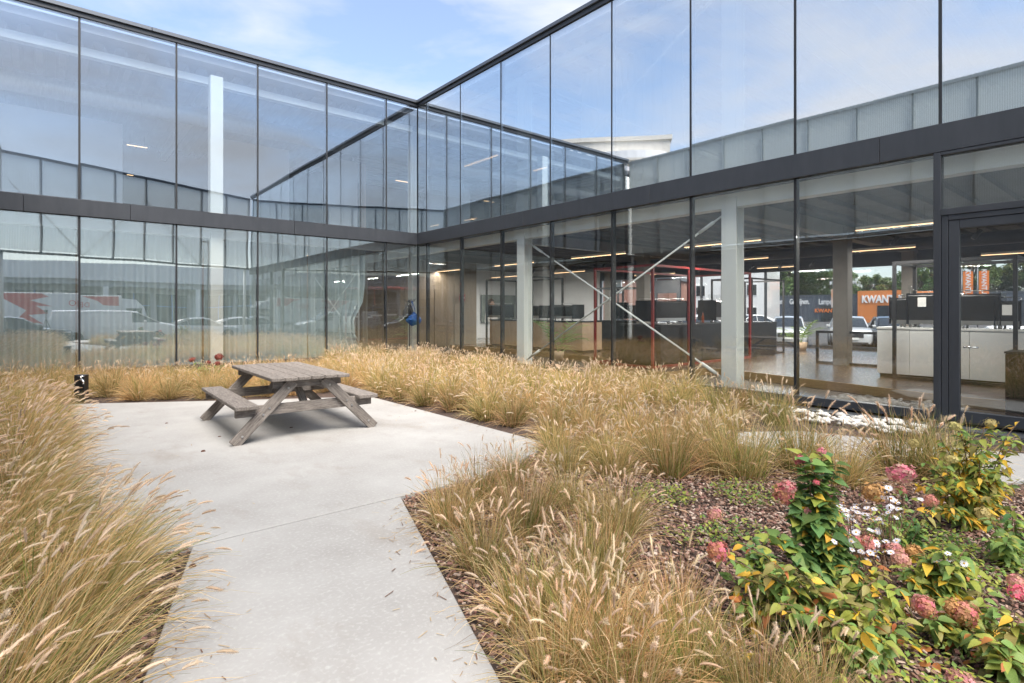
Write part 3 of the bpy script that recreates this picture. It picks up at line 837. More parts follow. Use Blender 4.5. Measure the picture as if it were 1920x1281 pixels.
# ================================================================ white pebbles along the glass
pebbles = link('pebble_strip', None); structure(pebbles, 'strip of white pebbles along the glass wall', 'pebbles')
pm = []
for s in range(6):
    bm = bmesh.new(); bmesh.ops.create_icosphere(bm, subdivisions=1 if s < 3 else 2, radius=1.0)
    for v in bm.verts:
        q = noise.noise(v.co*0.9+Vector((s*7.1,0,0)))
        v.co *= 1+0.35*q; v.co.z *= 0.66; v.co.x *= 1.2
    me = bpy.data.meshes.new('stone'); bm.to_mesh(me); bm.free()
    me.polygons.foreach_set("use_smooth", [True]*len(me.polygons)); me.materials.append(M['pebble']); pm.append(me)
r_ = random.Random(11)
for i in range(190):
    y = 2.1 + 1.9*r_.random(); x = r_.uniform(8.22+0.06*math.sin(y*5)+max(0,(2.6-y))*0.35, 8.96)
    s = r_.uniform(0.026, 0.058)
    link('stone', pm[r_.randrange(6)], pebbles, (x, y, -0.01+s*0.45+ (0.03 if r_.random() < 0.3 else 0)), (r_.uniform(-.4,.4), r_.uniform(-.4,.4), r_.uniform(0,6.3)), s)

# dry bits of grass blown along the edges of the paving
lit = MB(); r_ = random.Random(5)
for k in range(420):
    if k % 3 == 0: x, y = r_.gauss(0.45,0.35), r_.uniform(4.3,11.5)
    elif k % 3 == 1:
        y = r_.uniform(5,10); x = 4.45 - abs(r_.gauss(0,0.35))
    else:
        y = r_.uniform(1.5,4.1); e_ = (path_l0, path_l1) if r_.random() < .5 else (path_r0, path_r1); sg = 1 if e_[0] is path_l0 else -1
        x = e_[0].x + (e_[1].x-e_[0].x)*(y-e_[0].y)/(e_[1].y-e_[0].y) + sg*abs(r_.gauss(0,0.16))
    if x < 0.13 and y > 4.2: continue
    a = r_.uniform(0,6.28); L_ = r_.uniform(0.015,0.07); d_ = Vector((math.cos(a), math.sin(a), 0)); s_ = Vector((-math.sin(a), math.cos(a), 0))*r_.uniform(0.0012,0.003)
    p_ = Vector((x, y, 0.004)); c_ = r_.choice([(0.45,0.32,0.17),(0.30,0.19,0.10),(0.16,0.09,0.06),(0.5,0.38,0.22)])
    lit.add([p_-s_, p_+s_, p_+d_*L_+s_+Vector((0,0,0.004)), p_+d_*L_-s_+Vector((0,0,0.004))], [(0,1,2,3)], c_)
M['bark'] = leafy('bark_chip', attr='Col', trans=0.0, rough=0.85, rand=0.0, hue=0.0)
o = lit.build('grass_litter', M['bark'], None, fix=False); o['kind'] = 'stuff'; o['label'] = 'dry bits of grass blown over the paving edges'; o['category'] = 'litter'

# ================================================================ bark mulch
def chips(n, region, name, label, seed, smin=0.007, smax=0.023):
    r = random.Random(seed); b = MB()
    pal = [(0.24,0.135,0.095),(0.18,0.105,0.075),(0.32,0.215,0.165),(0.10,0.065,0.05),(0.42,0.325,0.265),(0.22,0.115,0.095)]
    k = 0
    while k < n:
        x, y = region(r)
        if x is None: continue
        k += 1
        L_, w, h_ = r.uniform(smin, smax), r.uniform(smin*0.5, smax*0.55), r.uniform(0.003,0.009)
        m = Matrix.Translation((x, y, r.uniform(-0.03, 0.012))) @ Matrix.Rotation(r.uniform(0,6.3),4,'Z') @ Matrix.Rotation(r.gauss(0,0.35),4,'X') @ Matrix.Rotation(r.gauss(0,0.35),4,'Y')
        c = r.choice(pal); q = r.uniform(0.7,1.25); c = (c[0]*q, c[1]*q, c[2]*q)
        vs = [(-L_,-w*r.uniform(.4,1),0),(L_*r.uniform(.6,1),-w,0),(L_,w*r.uniform(.3,1),0),(-L_*r.uniform(.6,1),w,0)]
        vs = [m @ Vector(v) for v in vs] + [m @ Vector((v[0]*0.85, v[1]*0.85, h_)) for v in vs]
        b.add(vs, [(3,2,1,0),(4,5,6,7),(0,1,5,4),(1,2,6,5),(2,3,7,6),(3,0,4,7)], c)
    o = b.build(name, M['bark'], None, fix=False); o['kind'] = 'stuff'; o['label'] = label; o['category'] = 'mulch'
    return o
def in_front_bed(r):
    x, y = r.uniform(1.0, 6.6), r.uniform(0.2, 4.9)
    # right of the path
    e = path_r0.x + (path_r1.x-path_r0.x)*(y-path_r0.y)/(path_r1.y-path_r0.y)
    if x < e+0.02: return None, None
    if y > 4.17 and x < 3.36+(y-4.2)/(E_A.y-0.15-4.2)*(E_A.x-3.3): return None, None
    if x > 5.0 and y > 3.1-(x-5.0)*0.5: return None, None
    return x, y
def in_left_bed(r):
    x, y = r.uniform(-0.9, 0.72), r.uniform(1.2, 4.18)
    e = path_l0.x + (path_l1.x-path_l0.x)*(y-path_l0.y)/(path_l1.y-path_l0.y)
    return (x, y) if x < e-0.02 else (None, None)
chips(34000, in_front_bed, 'bark_mulch', 'reddish brown bark mulch in the flower bed right of the path', 1)
chips(6000, in_left_bed, 'bark_mulch', 'reddish brown bark mulch in the bed left of the path', 2)

# ================================================================ fountain grass
M['blade'] = leafy('grass_blade', attr='Col', trans=0.48, rough=0.6, rand=0.18, hue=0.014)
M['plume'] = leafy('seed_plume', attr='Col', trans=0.55, rough=0.8, rand=0.10)
STRAW = [(0.84,0.62,0.33),(0.76,0.53,0.26),(0.89,0.71,0.43),(0.64,0.41,0.19),(0.80,0.54,0.25)]
GREEN = [(0.19,0.25,0.05),(0.26,0.30,0.075),(0.13,0.19,0.04),(0.34,0.34,0.10)]
RUST = [(0.62,0.36,0.13),(0.56,0.35,0.15)]
BROWN = [(0.26,0.165,0.09),(0.32,0.21,0.12),(0.20,0.12,0.065)]
def lerp3(a, b, t): return tuple(a[i]+(b[i]-a[i])*t for i in range(3))
def tuft(seed, nb, h, lean=(0,0), green=0.4, heads=40, width=0.0042, spread=1.0, fluff=46, droop=1.0):
    r = random.Random(seed); b = MB(); hd = MB()
    lv = Vector((lean[0], lean[1], 0))
    def strand(L_, tilt, az, bend, w, col0, col1, base_r, segs=5, out=b):
        p = Vector((base_r*math.cos(az+r.gauss(0,.5)), base_r*math.sin(az+r.gauss(0,.5)), -0.02))
        d = (Vector((math.sin(tilt)*math.cos(az), math.sin(tilt)*math.sin(az), math.cos(tilt))) + lv*r.uniform(.5,1.1)).normalized()
        az2 = Vector((-math.sin(az), math.cos(az), 0)) * 1.0
        tw = r.uniform(-0.9, 0.9)
        vs, fs, cs = [], [], []
        for i in range(segs+1):
            t = i/segs
            s = d.cross(Vector((math.cos(tw*6+az), math.sin(tw*6+az), 0.3))).normalized()
            ww = w*(1-t**1.6)*0.5 + 0.0004
            vs += [p - s*ww, p + s*ww]
            c = lerp3(col0, col1, min(1, t*1.25))
            cs += [c, c]
            if i < segs:
                p = p + d*(L_/segs)
                d = (d + Vector((0,0,-1))*bend*(0.12+0.35*t) + lv*0.10 + az2*r.gauss(0,0.07)).normalized()
                if p.z < 0.01: p.z = 0.01
        o = len(out.v)
        out.v.extend([tuple(v) for v in vs]); out.c.extend(cs)
        for i in range(segs):
            out.f.append((o+2*i, o+2*i+1, o+2*i+3, o+2*i+2))
        return p, d
    for k in range(nb):
        az = r.uniform(0, 2*math.pi); u = r.random()
        q = r.uniform(0.62, 1.22)
        if u < green:
            c0, c1 = r.choice(GREEN), lerp3(r.choice(GREEN), r.choice(STRAW), r.choice((0.0,0.1,0.5,1.0))); tilt = abs(r.gauss(0.05,0.30))*spread; bend = r.uniform(0.3,1.0)*droop
        elif u < 0.82:
            c0, c1 = lerp3(r.choice(BROWN), r.choice(STRAW), r.uniform(.3,1)), r.choice(STRAW); tilt = abs(r.gauss(0.25,0.38))*spread; bend = r.uniform(0.4,1.3)*droop
        elif u < 0.90:
            c0, c1 = r.choice(RUST), r.choice(RUST); tilt = abs(r.gauss(0.2,0.4))*spread; bend = r.uniform(0.4,1.2)*droop
        else:
            c0, c1 = r.choice(BROWN), r.choice(BROWN+STRAW); tilt = r.uniform(0.6,1.35); bend = r.uniform(0.9,1.9)
        c0 = tuple(x*q for x in c0); c1 = tuple(x*q for x in c1)
        strand(h*r.uniform(0.6,1.22), min(tilt,1.4), az, bend, width*r.uniform(0.7,1.25), c0, c1, 0.13*math.sqrt(r.random()))
    for k in range(heads):
        az = r.uniform(0, 2*math.pi); tilt = min(0.95, abs(r.gauss(0.18,0.30))*spread)
        c = r.choice(STRAW)
        p, d = strand(h*r.uniform(0.85,1.28), tilt, az, r.uniform(0.15,0.55)*droop, 0.0022, r.choice(GREEN), c, 0.09*math.sqrt(r.random()), 5, hd)
        # plume: soft spindle with bristles
        L_ = r.uniform(0.05, 0.09); R0 = r.uniform(0.0090, 0.0130)
        pc = r.choice([(0.86,0.70,0.51),(0.90,0.75,0.57),(0.80,0.62,0.43),(0.92,0.79,0.62)]); q = r.uniform(.85,1.12); pc = tuple(x*q for x in pc)
        pts, rs = [], []
        dd = d.copy(); pp = p - d*0.01
        for i in range(6):
            t = i/5
            pts.append(pp.copy()); rs.append(R0*0.42*(math.sin(math.pi*min(1,0.12+0.86*t))**0.7)+0.0006)
            pp = pp + dd*(L_/5); dd = (dd + Vector((0,0,-0.10*droop)) + lv*0.06).normalized()
        hd.tube(pts, rs, 5, False, col=tuple(x*0.85 for x in pc))
        for j in range(fluff):
            t = r.random(); i = min(4, int(t*5)); c0 = pts[i].lerp(pts[i+1], t*5-i); ax = (pts[i+1]-pts[i]).normalized()
            s = ax.orthogonal().normalized(); s.rotate(Matrix.Rotation(r.uniform(0,6.283), 3, ax))
            out = (s*0.85 + ax*0.75).normalized()
            Lb = R0*r.uniform(1.0,1.9)*(0.45+0.75*math.sin(math.pi*(0.1+0.85*t)))
            side = ax.cross(s)*0.0013
            q = r.uniform(.85,1.2)
            hd.add([c0-side, c0+side, c0+out*Lb], [(0,1,2)], tuple(x*q for x in pc))
    return b.mesh('grass_blades', M['blade'], fix=False), hd.mesh('seed_plumes', M['plume'], fix=False)

near_m = [tuft(100+i, 600, 0.36+0.018*(i*4%7), green=0.26+0.09*(i%3), heads=20+7*(i%4), width=0.0036, spread=1.3+0.06*(i%3), fluff=80, droop=1.3+0.15*(i%3)) for i in range(9)]
upright_m = [tuft(150+i, 560, 0.44, green=0.55, heads=20, width=0.0034, spread=1.0, fluff=90, droop=1.1) for i in range(3)]
lean_m = [tuft(200+i, 640, 0.56, lean=(0.36,0.08), green=0.36, heads=44, width=0.0036, spread=1.15, fluff=90, droop=1.25) for i in range(5)]
mid_m = [tuft(300+i, 600, 0.42, lean=(-0.05,-0.03), green=0.44, heads=40, width=0.0048, spread=1.25, fluff=40, droop=1.35) for i in range(5)]
back_m = [tuft(400+i, 560, 0.44, green=0.22, heads=10, width=0.0055, spread=1.3, fluff=20, droop=1.6) for i in range(4)]
G_RND = random.Random(77)
def place_tuft(kind, x, y, s, label, group, rz=None):
    pair = kind[G_RND.randrange(len(kind))]
    t = thing('fountain_grass', label, 'grass tuft', (x, y, 0), G_RND.uniform(0,6.283) if rz is None else rz, group)
    t['kind'] = 'thing'
    t.scale = (s, s, s*G_RND.uniform(0.92,1.08))
    link('grass_blades', pair[0], t); link('seed_plumes', pair[1], t)
    return t
# --- bed left of the path: rows run away from the camera, grass leans over the concrete
for row in range(16):
    y = 1.35 + row*0.66
    if y < 4.1:
        e = path_l0.x + (path_l1.x-path_l0.x)*(y-path_l0.y)/(path_l1.y-path_l0.y) - 0.42
    else:
        e = 0.12 - 0.30
    if y > 11.0: e = 0.1
    for c in range(3):
        x = e - c*0.60 + G_RND.uniform(-.07,.07)
        if x < -1.55 : continue
        yy = y + G_RND.uniform(-.12,.12)
        if y > 9.6: x -= 0.30
        if y > 10.6 and c == 0 : continue
        if row < 2 and c > 1: continue
        s = G_RND.uniform(0.92,1.15) if y < 10 else G_RND.uniform(0.9,1.05)
        place_tuft(lean_m, x, yy, s, f'fountain grass left of the path, {ORD[row]} row from the camera, {ORD[c]} from the concrete',
                   'fountain grass in the left bed', G_RND.uniform(-0.5,0.5))
# --- bed behind the patio, before the curtained glass
for row in range(6):
    off = row*0.60
    for c in range(15):
        x = -1.35 + c*0.50 + (0.25 if row % 2 else 0) + G_RND.uniform(-.08,.08)
        if x > 6.0: continue
        y_edge = 11.98 if x < 0.7 else 12.25 - 0.62*(x-0.2)
        y = max(y_edge, 10.55) + 0.18 + off + G_RND.uniform(-.08,.08)
        if x < 0.05 and row == 0: continue
        if y > 16.2: continue
        if 0.15 < x < 0.75 and row == 0: continue
        place_tuft(back_m, x, y, G_RND.uniform(0.92,1.12), f'dry grass before the curtained glass, {ORD[row]} row from the patio, {ORD[c]} from left',
                   'dry grass behind the patio')
# --- large bed between patio and showroom glass
for row in range(7):
    for c in range(17):
        y = 5.1 + c*0.72 + (0.36 if row % 2 else 0) + G_RND.uniform(-.09,.09)
        x_edge = E_A.x + 0.38 + (E_B.x-E_A.x)*(y-E_A.y)/(E_B.y-E_A.y)
        if y > E_B.y: x_edge += (y-E_B.y)*0.25
        x = x_edge + row*0.72 + G_RND.uniform(-.09,.09)
        if x > 9.15 or y > 16.2: continue
        if y < 5.0 + max(0,(x-5.2))*0.05: continue
        if x > 8.75 and y < 6.0: continue
        place_tuft(mid_m, x, y, G_RND.uniform(0.95,1.2), f'feathery grass in the showroom bed, {ORD[row]} row from the patio, {ORD[c]} from near',
                   'fountain grass along the showroom')
# --- front bed right of the path: each tuft placed as in the photograph
FRONT = [ # px, py of the base, scale, kind, label
 (845,985,0.92,'n','grass tuft at the bed corner beside the joint in the path'),
 (905,1060,1.0,'n','grass tuft along the right path edge, second behind the near right one'),
 (985,1000,1.0,'u','grass tuft behind the path-edge tufts with many upright plumes'),
 (990,1165,1.0,'n','bushy grass tuft in the right foreground beside the lower path edge'),
 (1120,1085,0.98,'u','green-based grass tuft in the middle of the right foreground'),
 (1065,950,0.95,'n','straw grass tuft at the back of the near grass group'),
 (900,945,0.85,'n','low straw tuft overhanging the patio corner'),
 (1160,1000,0.9,'n','grass tuft with drooping plumes at the edge of the bark mulch'),
 (1255,1180,0.92,'n','sprawling dry tuft between the hydrangea and the path grass'),
 (1130,1250,0.95,'n','grass tuft at the bottom edge of the picture, right of the path'),
 (1290,1275,0.8,'u','thin tuft with tall plumes at the bottom edge below the hydrangea'),
 (1050,1290,0.9,'n','grass tuft cut by the bottom edge beside the path corner'),
 (1420,1330,0.75,'u','sparse tuft whose plumes rise at the bottom below the red leaves'),
 (1060,880,0.95,'n','straw tuft behind the near group beside the patio edge'),
 (1150,888,1.0,'n','large straw tuft before the showroom grass with curled plumes'),
 (1255,890,1.2,'u','green-based tuft standing behind the bare bark mulch'),
 (1345,885,1.15,'n','pale straw tuft at the back of the bark mulch'),
 (1395,892,1.3,'u','dark green-based tuft left of the tall leafy climber'),
 (1500,880,1.3,'u','low tuft half hidden behind the tall leafy climber'),
 (1580,905,1.1,'n','brownish tuft behind the tan hydrangea head'),
 (1690,888,1.45,'u','spiky green tuft in front of the paving strip to the door'),
 (1770,900,1.3,'u','spiky tuft behind the yellow-leaved shrub'),
 (1110,838,1.0,'n','straw tuft in the gap between patio and door strip'),
 (1195,836,1.0,'n','straw tuft near the start of the door strip, left one'),
 (1290,838,1.0,'n','straw tuft near the start of the door strip, right one'),
 (1040,842,0.9,'n','straw tuft closest to the far right patio corner'),
 (1095,815,1.0,'n','straw tuft in the bed mouth, leftmost of the back line'),
 (1165,812,1.0,'n','straw tuft in the bed mouth, second of the back line'),
 (1235,810,1.0,'n','straw tuft in the bed mouth, third of the back line'),
 (1305,806,1.0,'n','straw tuft in the bed mouth, fourth of the back line'),
 (1370,800,0.95,'n','straw tuft in the bed mouth, last of the back line before the pebbles'),
 (1130,860,0.95,'n','pale tuft between the door strip and the near grass, left one'),
 (1230,862,0.95,'n','pale tuft between the door strip and the near grass, middle one'),
 (1325,858,0.95,'n','pale tuft between the door strip and the near grass, right one'),
 (960,905,0.8,'n','thin straw tuft whose plumes stand before the patio'),
 (1075,1170,0.95,'u','green tuft between the lower path edge and the sprawling dry one'),
 (1185,1330,0.9,'n','grass cut by the bottom edge in the middle of the bed'),
 (1530,1345,0.7,'u','thin plumes rising at the bottom edge under the hydrangea'),
]
for px, py, s, k, lab in FRONT:
    p = P(px, min(py, 1281) if py < 1281 else py)
    place_tuft(near_m if k == 'n' else upright_m, p.x, p.y, s, lab, 'fountain grass in the front bed')
for px, py, s, lab in ((1455,792,1.12,'single green tuft among the white pebbles before the glass'), (1345,772,1.1,'tuft at the foot of the right white column'),
                  (1400,765,0.9,'small tuft squeezed beside the right white column')):
    p = P(px, py); place_tuft(upright_m, p.x, p.y, s, lab, 'fountain grass along the showroom')

# ================================================================ leafy plants
def leaf_mesh(name, mat, heart=False, curl=0.25, fold=0.3):
    prof = [(0,0.0),(0.12,0.15),(0.32,0.27),(0.55,0.26),(0.78,0.15),(1.0,0.0)] if not heart else [(0.0,0.0),(-0.10,0.26),(0.14,0.43),(0.42,0.36),(0.72,0.17),(1.0,0.0)]
    vs, fs = [], []
    for i, (t, w) in enumerate(prof):
        z = -curl*t*t
        tc_ = t if i else 0.0
        vs += [(-w, t, z+fold*w*0.6), (0, max(tc_,0.0) if heart and i == 1 else tc_, z), (w, t, z+fold*w*0.6)]
    for i in range(len(prof)-1):
        a = 3*i
        fs += [(a, a+1, a+4, a+3), (a+1, a+2, a+5, a+4)]
    return MB().add(vs, fs).mesh(name, mat, True, fix=False)
LM = {
 'green': leafy('leaf_green', base=(0.15,0.25,0.06), base2=(0.23,0.33,0.10), trans=0.42, rough=0.5, rand=0.35),
 'deep': leafy('leaf_deep_green', base=(0.10,0.20,0.065), base2=(0.15,0.27,0.10), trans=0.42, rough=0.48, rand=0.3),
 'lime': leafy('leaf_lime', base=(0.28,0.34,0.06), base2=(0.42,0.42,0.10), trans=0.4, rough=0.45, rand=0.2),
 'olive': leafy('leaf_olive', base=(0.22,0.22,0.06), base2=(0.34,0.26,0.10), trans=0.35, rough=0.5, rand=0.25),
 'yellow': leafy('leaf_yellow', base=(0.78,0.52,0.06), base2=(0.65,0.34,0.05), trans=0.4, rough=0.5, rand=0.15),
 'rust': leafy('leaf_rust', base=(0.50,0.18,0.04), base2=(0.36,0.15,0.08), trans=0.35, rough=0.6, rand=0.2),
}
LEAF = {k: [leaf_mesh('leaf', m, False, 0.35, 0.6), leaf_mesh('leaf', m, False, 0.75, 0.35)] for k, m in LM.items()}
HEART = {k: [leaf_mesh('leaf', LM[k], True, 0.35, 0.25), leaf_mesh('leaf', LM[k], True, 0.15, 0.4)] for k in ('green','deep','lime','yellow')}
M['stem'] = pmat('plant_stem', (0.16,0.085,0.05), 0.8, base2=(0.10,0.07,0.035), scale=20)
M['floret'] = leafy('floret', attr='Col', trans=0.35, rough=0.6, rand=0.08)
def flower_head(seed, ca, cb, n=78, mix=0.5, rx=1.0, rz=0.95):
    r = random.Random(seed); b = MB()
    for k in range(n):
        zz = 1-1.75*(k+0.5)/n; a = k*2.39996
        rr = math.sqrt(max(0,1-zz*zz))
        nrm = Vector((rr*math.cos(a), rr*math.sin(a), zz)); nrm = (nrm + Vector((r.gauss(0,.18),r.gauss(0,.18),r.gauss(0,.18)))).normalized()
        c = Vector((rr*math.cos(a)*rx, rr*math.sin(a)*rx, zz*rz)) * r.uniform(0.84,1.08)
        c = c * (1 + 0.42*noise.noise(c*1.5 + Vector((seed*3.7,0,0))))
        t = min(1, max(0, mix + r.gauss(0,0.28) + 0.25*nrm.z)); col = lerp3(cb, ca, t); q = r.uniform(.75,1.2); col = tuple(min(.95, x*q) for x in col)
        u = nrm.orthogonal().normalized(); u.rotate(Matrix.Rotation(r.uniform(0,6.28),3,nrm)); w = nrm.cross(u)
        S = r.uniform(0.24,0.34)
        for j in range(4):
            d = u*math.cos(j*1.5708)+w*math.sin(j*1.5708); e = nrm.cross(d)
            lift = nrm*r.uniform(-0.02,0.08)
            b.add([c, c+d*S*0.55+e*S*0.42+lift*0.5, c+d*S+lift, c+d*S*0.55-e*S*0.42+lift*0.5], [(0,1,2,3)], col)
    return b.mesh('flower_head', M['floret'], fix=False)
HEADS = {
 'pink': [flower_head(1,(0.74,0.12,0.22),(0.70,0.34,0.34),mix=0.6), flower_head(2,(0.72,0.15,0.25),(0.66,0.42,0.34),mix=0.5)],
 'coral': [flower_head(3,(0.66,0.24,0.22),(0.62,0.36,0.22),mix=0.5), flower_head(4,(0.62,0.26,0.27),(0.55,0.34,0.20),mix=0.4)],
 'tan': [flower_head(5,(0.58,0.30,0.12),(0.45,0.24,0.10),mix=0.5)],
 'mixed': [flower_head(6,(0.66,0.17,0.24),(0.56,0.30,0.13),mix=0.35)],
 'cream': [flower_head(7,(0.55,0.45,0.18),(0.45,0.38,0.15),n=60,mix=0.5)],
 'red': [flower_head(8,(0.28,0.05,0.045),(0.32,0.11,0.08),mix=0.5)],
}
# every place where a leaf stands is a child of its plant
def put_leaf(parent, pool, kind, p, d, size, r):
    me = pool[kind][r.randrange(2)]
    q = Vector(d).normalized().to_track_quat('Y', 'Z')
    o = link('leaf', me, parent, p, None, size)
    e = q.to_euler(); o.rotation_euler = e
    o.rotation_euler.rotate_axis('Y', r.gauss(0,0.4))
    return o
def shrub(label, base, stems, pool, weights, seed, size=(0.045,0.075), flowers=(), group=None, name='hydrangea', cat='shrub', leaf_from=0.15, per=13, clr=0.0):
    """stems: list of (tip offset); flowers: (stem index or offset, radius, kind)"""
    r = random.Random(seed)
    t = thing(name, label, cat, base, 0, group)
    kinds, ws = zip(*weights)
    stems = list(stems) + [Vector(q) * r.uniform(0.7,0.98) + Vector((r.gauss(0,.06), r.gauss(0,.06), 0)) for q in stems if r.random() < 0.7]
    for si, tip in enumerate(stems):
        tip = Vector(tip); pts = []
        b0 = Vector((r.uniform(-.05,.05), r.uniform(-.05,.05), -0.03))
        ctrl = Vector((tip.x*0.25, tip.y*0.25, tip.z*0.6))
        for i in range(7):
            u = i/6; pts.append(b0*(1-u)**2 + ctrl*2*u*(1-u) + tip*u*u + Vector((r.gauss(0,.006), r.gauss(0,.006), 0)))
        MB().tube(pts, [0.0052*(1-0.6*i/6) for i in range(7)], 5).build('stem', M['stem'], t, True)
        for k in range(per):
            u = leaf_from + (1-leaf_from)*(k+r.random()*0.8)/per
            i = min(5, int(u*6)); p = pts[i].lerp(pts[i+1], u*6-i)
            a = k*1.571 + r.gauss(0,0.4)
            for sgn in (0, math.pi):
                if r.random() < 0.12: continue
                d = Vector((math.cos(a+sgn), math.sin(a+sgn), r.uniform(-0.35,0.45)))
                kd = r.choices(kinds, ws)[0]
                s = r.uniform(*size)*r.uniform(0.75,1.15)*(1.12-0.3*u)
                put_leaf(t, pool, kd, p + d*0.012, d, s, r)
    for f in flowers:
        off, rad, kd = f
        me = HEADS[kd][r.randrange(len(HEADS[kd]))]
        sc = rad if isinstance(rad, tuple) else (rad, rad, rad*0.92)
        sc = tuple(q*0.88 for q in sc)
        link('flower_head', me, t, off, (r.uniform(-.35,.35), r.uniform(-.35,.35), r.uniform(0,6)), sc)
    return t
def off_px(base, px, py, dd=0.0):
    """offset from a plant base to what the photo shows at a pixel, at about the base's distance"""
    dep = Vector((base.x, base.y)).dot(FWD) + dd
    q = ray(px)*dep
    return Vector((q.x-base.x, q.y-base.y, z_at(py, dep)))
AUT = [('green',5),('lime',4),('olive',3.5),('yellow',0.9),('rust',0.5)]
# tall leafy climber over a hydrangea
B1 = P(1545, 1085)
tips = [off_px(B1, x, y, dd) for x, y, dd in ((1500,850,0.02),(1540,845,0.0),(1515,900,-.06),(1560,930,-0.03),(1480,960,0),(1530,980,-.08),(1590,1010,-.05),(1475,905,.03),(1575,965,.03),(1455,1005,0),(1605,1050,0),(1490,1040,-.1),(1560,1000,-.1),(1520,860,-.05))]
t = shrub('tall hydrangea overgrown by a green heart-leaved climber in the right foreground', B1, tips, HEART, [('green',5),('deep',5),('lime',1.5),('yellow',0.8)], 21,
      (0.062,0.108), [(off_px(B1,1500,862,.03),0.036,'pink'), (off_px(B1,1540,848,.04),0.03,'pink'), (off_px(B1,1470,928,.02),(0.068,0.068,0.07),'mixed'), (off_px(B1,1478,915,.0),0.05,'pink'),
       (off_px(B1,1513,958,-.02),0.025,'pink'), (off_px(B1,1552,925,.05),0.03,'pink'), (off_px(B1,1575,995,.03),(0.05,0.05,0.055),'coral'), (off_px(B1,1530,905,-.08),0.02,'pink')], leaf_from=0.1, per=24)
# wide low hydrangea in front
B2 = P(1560, 1190)
tips = [off_px(B2, x, y, dd) for x, y, dd in ((1352,1040,0.05),(1400,1020,0.1),(1430,1075,-.05),(1490,1060,-.1),(1540,1075,0),(1600,1060,0.1),(1640,1090,-.05),(1690,1100,-.1),(1580,1120,-.15),(1460,1130,-.15),(1510,1150,-.2),(1735,1115,0.05),(1650,1060,0.12))]
shrub('wide low hydrangea with olive leaves and fading heads in the right foreground', B2, tips, LEAF, AUT, 22, (0.05,0.085),
      [(off_px(B2,1345,1035,.05),(0.058,0.058,0.055),'mixed'), (off_px(B2,1340,965,.35),(0.045,0.045,0.04),'coral'), (off_px(B2,1730,1135,-.05),(0.055,0.05,0.05),'coral'),
       (off_px(B2,1690,1050,.1),0.045,'coral'), (off_px(B2,1630,1095,.1),0.03,'coral')], per=25)
B3 = P(1795, 1200)
tips = [off_px(B3, x, y, dd) for x, y, dd in ((1812,1150,-.05),(1770,1120,.1),(1850,1110,0.05),(1880,1140,-.05),(1740,1160,-.1),(1830,1190,-.2),(1900,1180,0))]
shrub('hydrangea with pink and rust heads near the right picture edge', B3, tips, LEAF, AUT, 23, (0.05,0.085),
      [(off_px(B3,1808,1152,-.06),(0.066,0.06,0.06),'mixed'), (off_px(B3,1788,1140,-.03),0.045,'tan'), (off_px(B3,1905,1090,0.1),0.04,'coral')], per=23)
# hydrangea with the big pink head and tan head, further back
B4 = P(1700, 1040)
tips = [off_px(B4, x, y, dd) for x, y, dd in ((1690,915,0.0),(1640,945,-.05),(1720,960,.05),(1735,985,-.05),(1660,985,-.1),(1755,945,0.1))]
shrub('thin hydrangea carrying one big bright pink head and a tan head', B4, tips, LEAF, [('green',4),('deep',3),('olive',2),('lime',1)], 24, (0.04,0.068),
      [(off_px(B4,1690,888,0),(0.095,0.075,0.062),'pink'), (off_px(B4,1636,925,0),(0.072,0.072,0.068),'tan'), (off_px(B4,1690,920,.05),0.035,'coral'),
       (off_px(B4,1628,1020,-.2),(0.08,0.06,0.05),'coral'), (off_px(B4,1600,1015,-.2),(0.05,0.05,0.045),'mixed'), (off_px(B4,1675,1030,-.22),(0.06,0.05,0.045),'coral'), (off_px(B4,1712,1035,-.2),(0.055,0.05,0.045),'tan'),
       (off_px(B4,1745,940,.1),(0.05,0.045,0.045),'coral')], per=15, leaf_from=0.25)
# yellow-green shrub at the right edge
B5 = P(1830, 985)
tips = [off_px(B5, x, y, dd) for x, y, dd in ((1795,800,0),(1865,795,.05),(1905,830,0),(1760,860,-.1),(1740,900,-.05),(1840,850,-.15),(1880,880,-.1),(1800,900,-.25),(1910,900,.1),(1730,865,.1),(1860,930,-.3),(1780,950,-.25),(1700,900,0),(1720,940,-.1),(1890,950,-.1),(1820,815,0),(1765,825,.05),(1750,960,-.2),(1910,790,.1),(1845,800,-.05))]
shrub('yellowing bushy shrub beside the door at the right picture edge', B5, tips, LEAF, [('green',4),('lime',4),('yellow',3.2),('olive',2)], 25, (0.05,0.085),
      [(off_px(B5,1790,800,0),0.045,'cream'), (off_px(B5,1858,795,.05),0.045,'cream'), (off_px(B5,1712,832,.1),0.045,'cream'), (off_px(B5,1785,862,-.2),0.04,'cream'), (off_px(B5,1845,965,-.45),(0.05,0.05,0.055),'cream')], per=25, leaf_from=0.12)
B6 = P(1895, 1060)
tips = [off_px(B6, x, y, dd) for x, y, dd in ((1860,975,0),(1900,950,.05),(1930,985,0),(1850,1010,-.1),(1890,1005,-.15),(1940,1020,.05))]
shrub('fresh green leafy plant below the yellowing shrub', B6, tips, LEAF, [('green',6),('deep',2),('lime',2)], 26, (0.05,0.075), (), per=20, name='leafy_plant', cat='plant')
B7 = P(1905, 1270)
tips = [off_px(B7, x, y, dd) for x, y, dd in ((1900,1150,0),(1870,1200,-.05),(1940,1180,0),(1890,1240,-.1),(1850,1225,0.05))]
shrub('small hydrangea cut by the lower right picture corner', B7, tips, LEAF, AUT, 27, (0.06,0.09), [(off_px(B7,1912,1112,0),0.04,'pink'), (off_px(B7,1918,1232,0),0.06,'pink'), (off_px(B7,1800,1275,-.05),(0.06,0.05,0.04),'coral')], per=18)
B8 = P(1445, 1130)
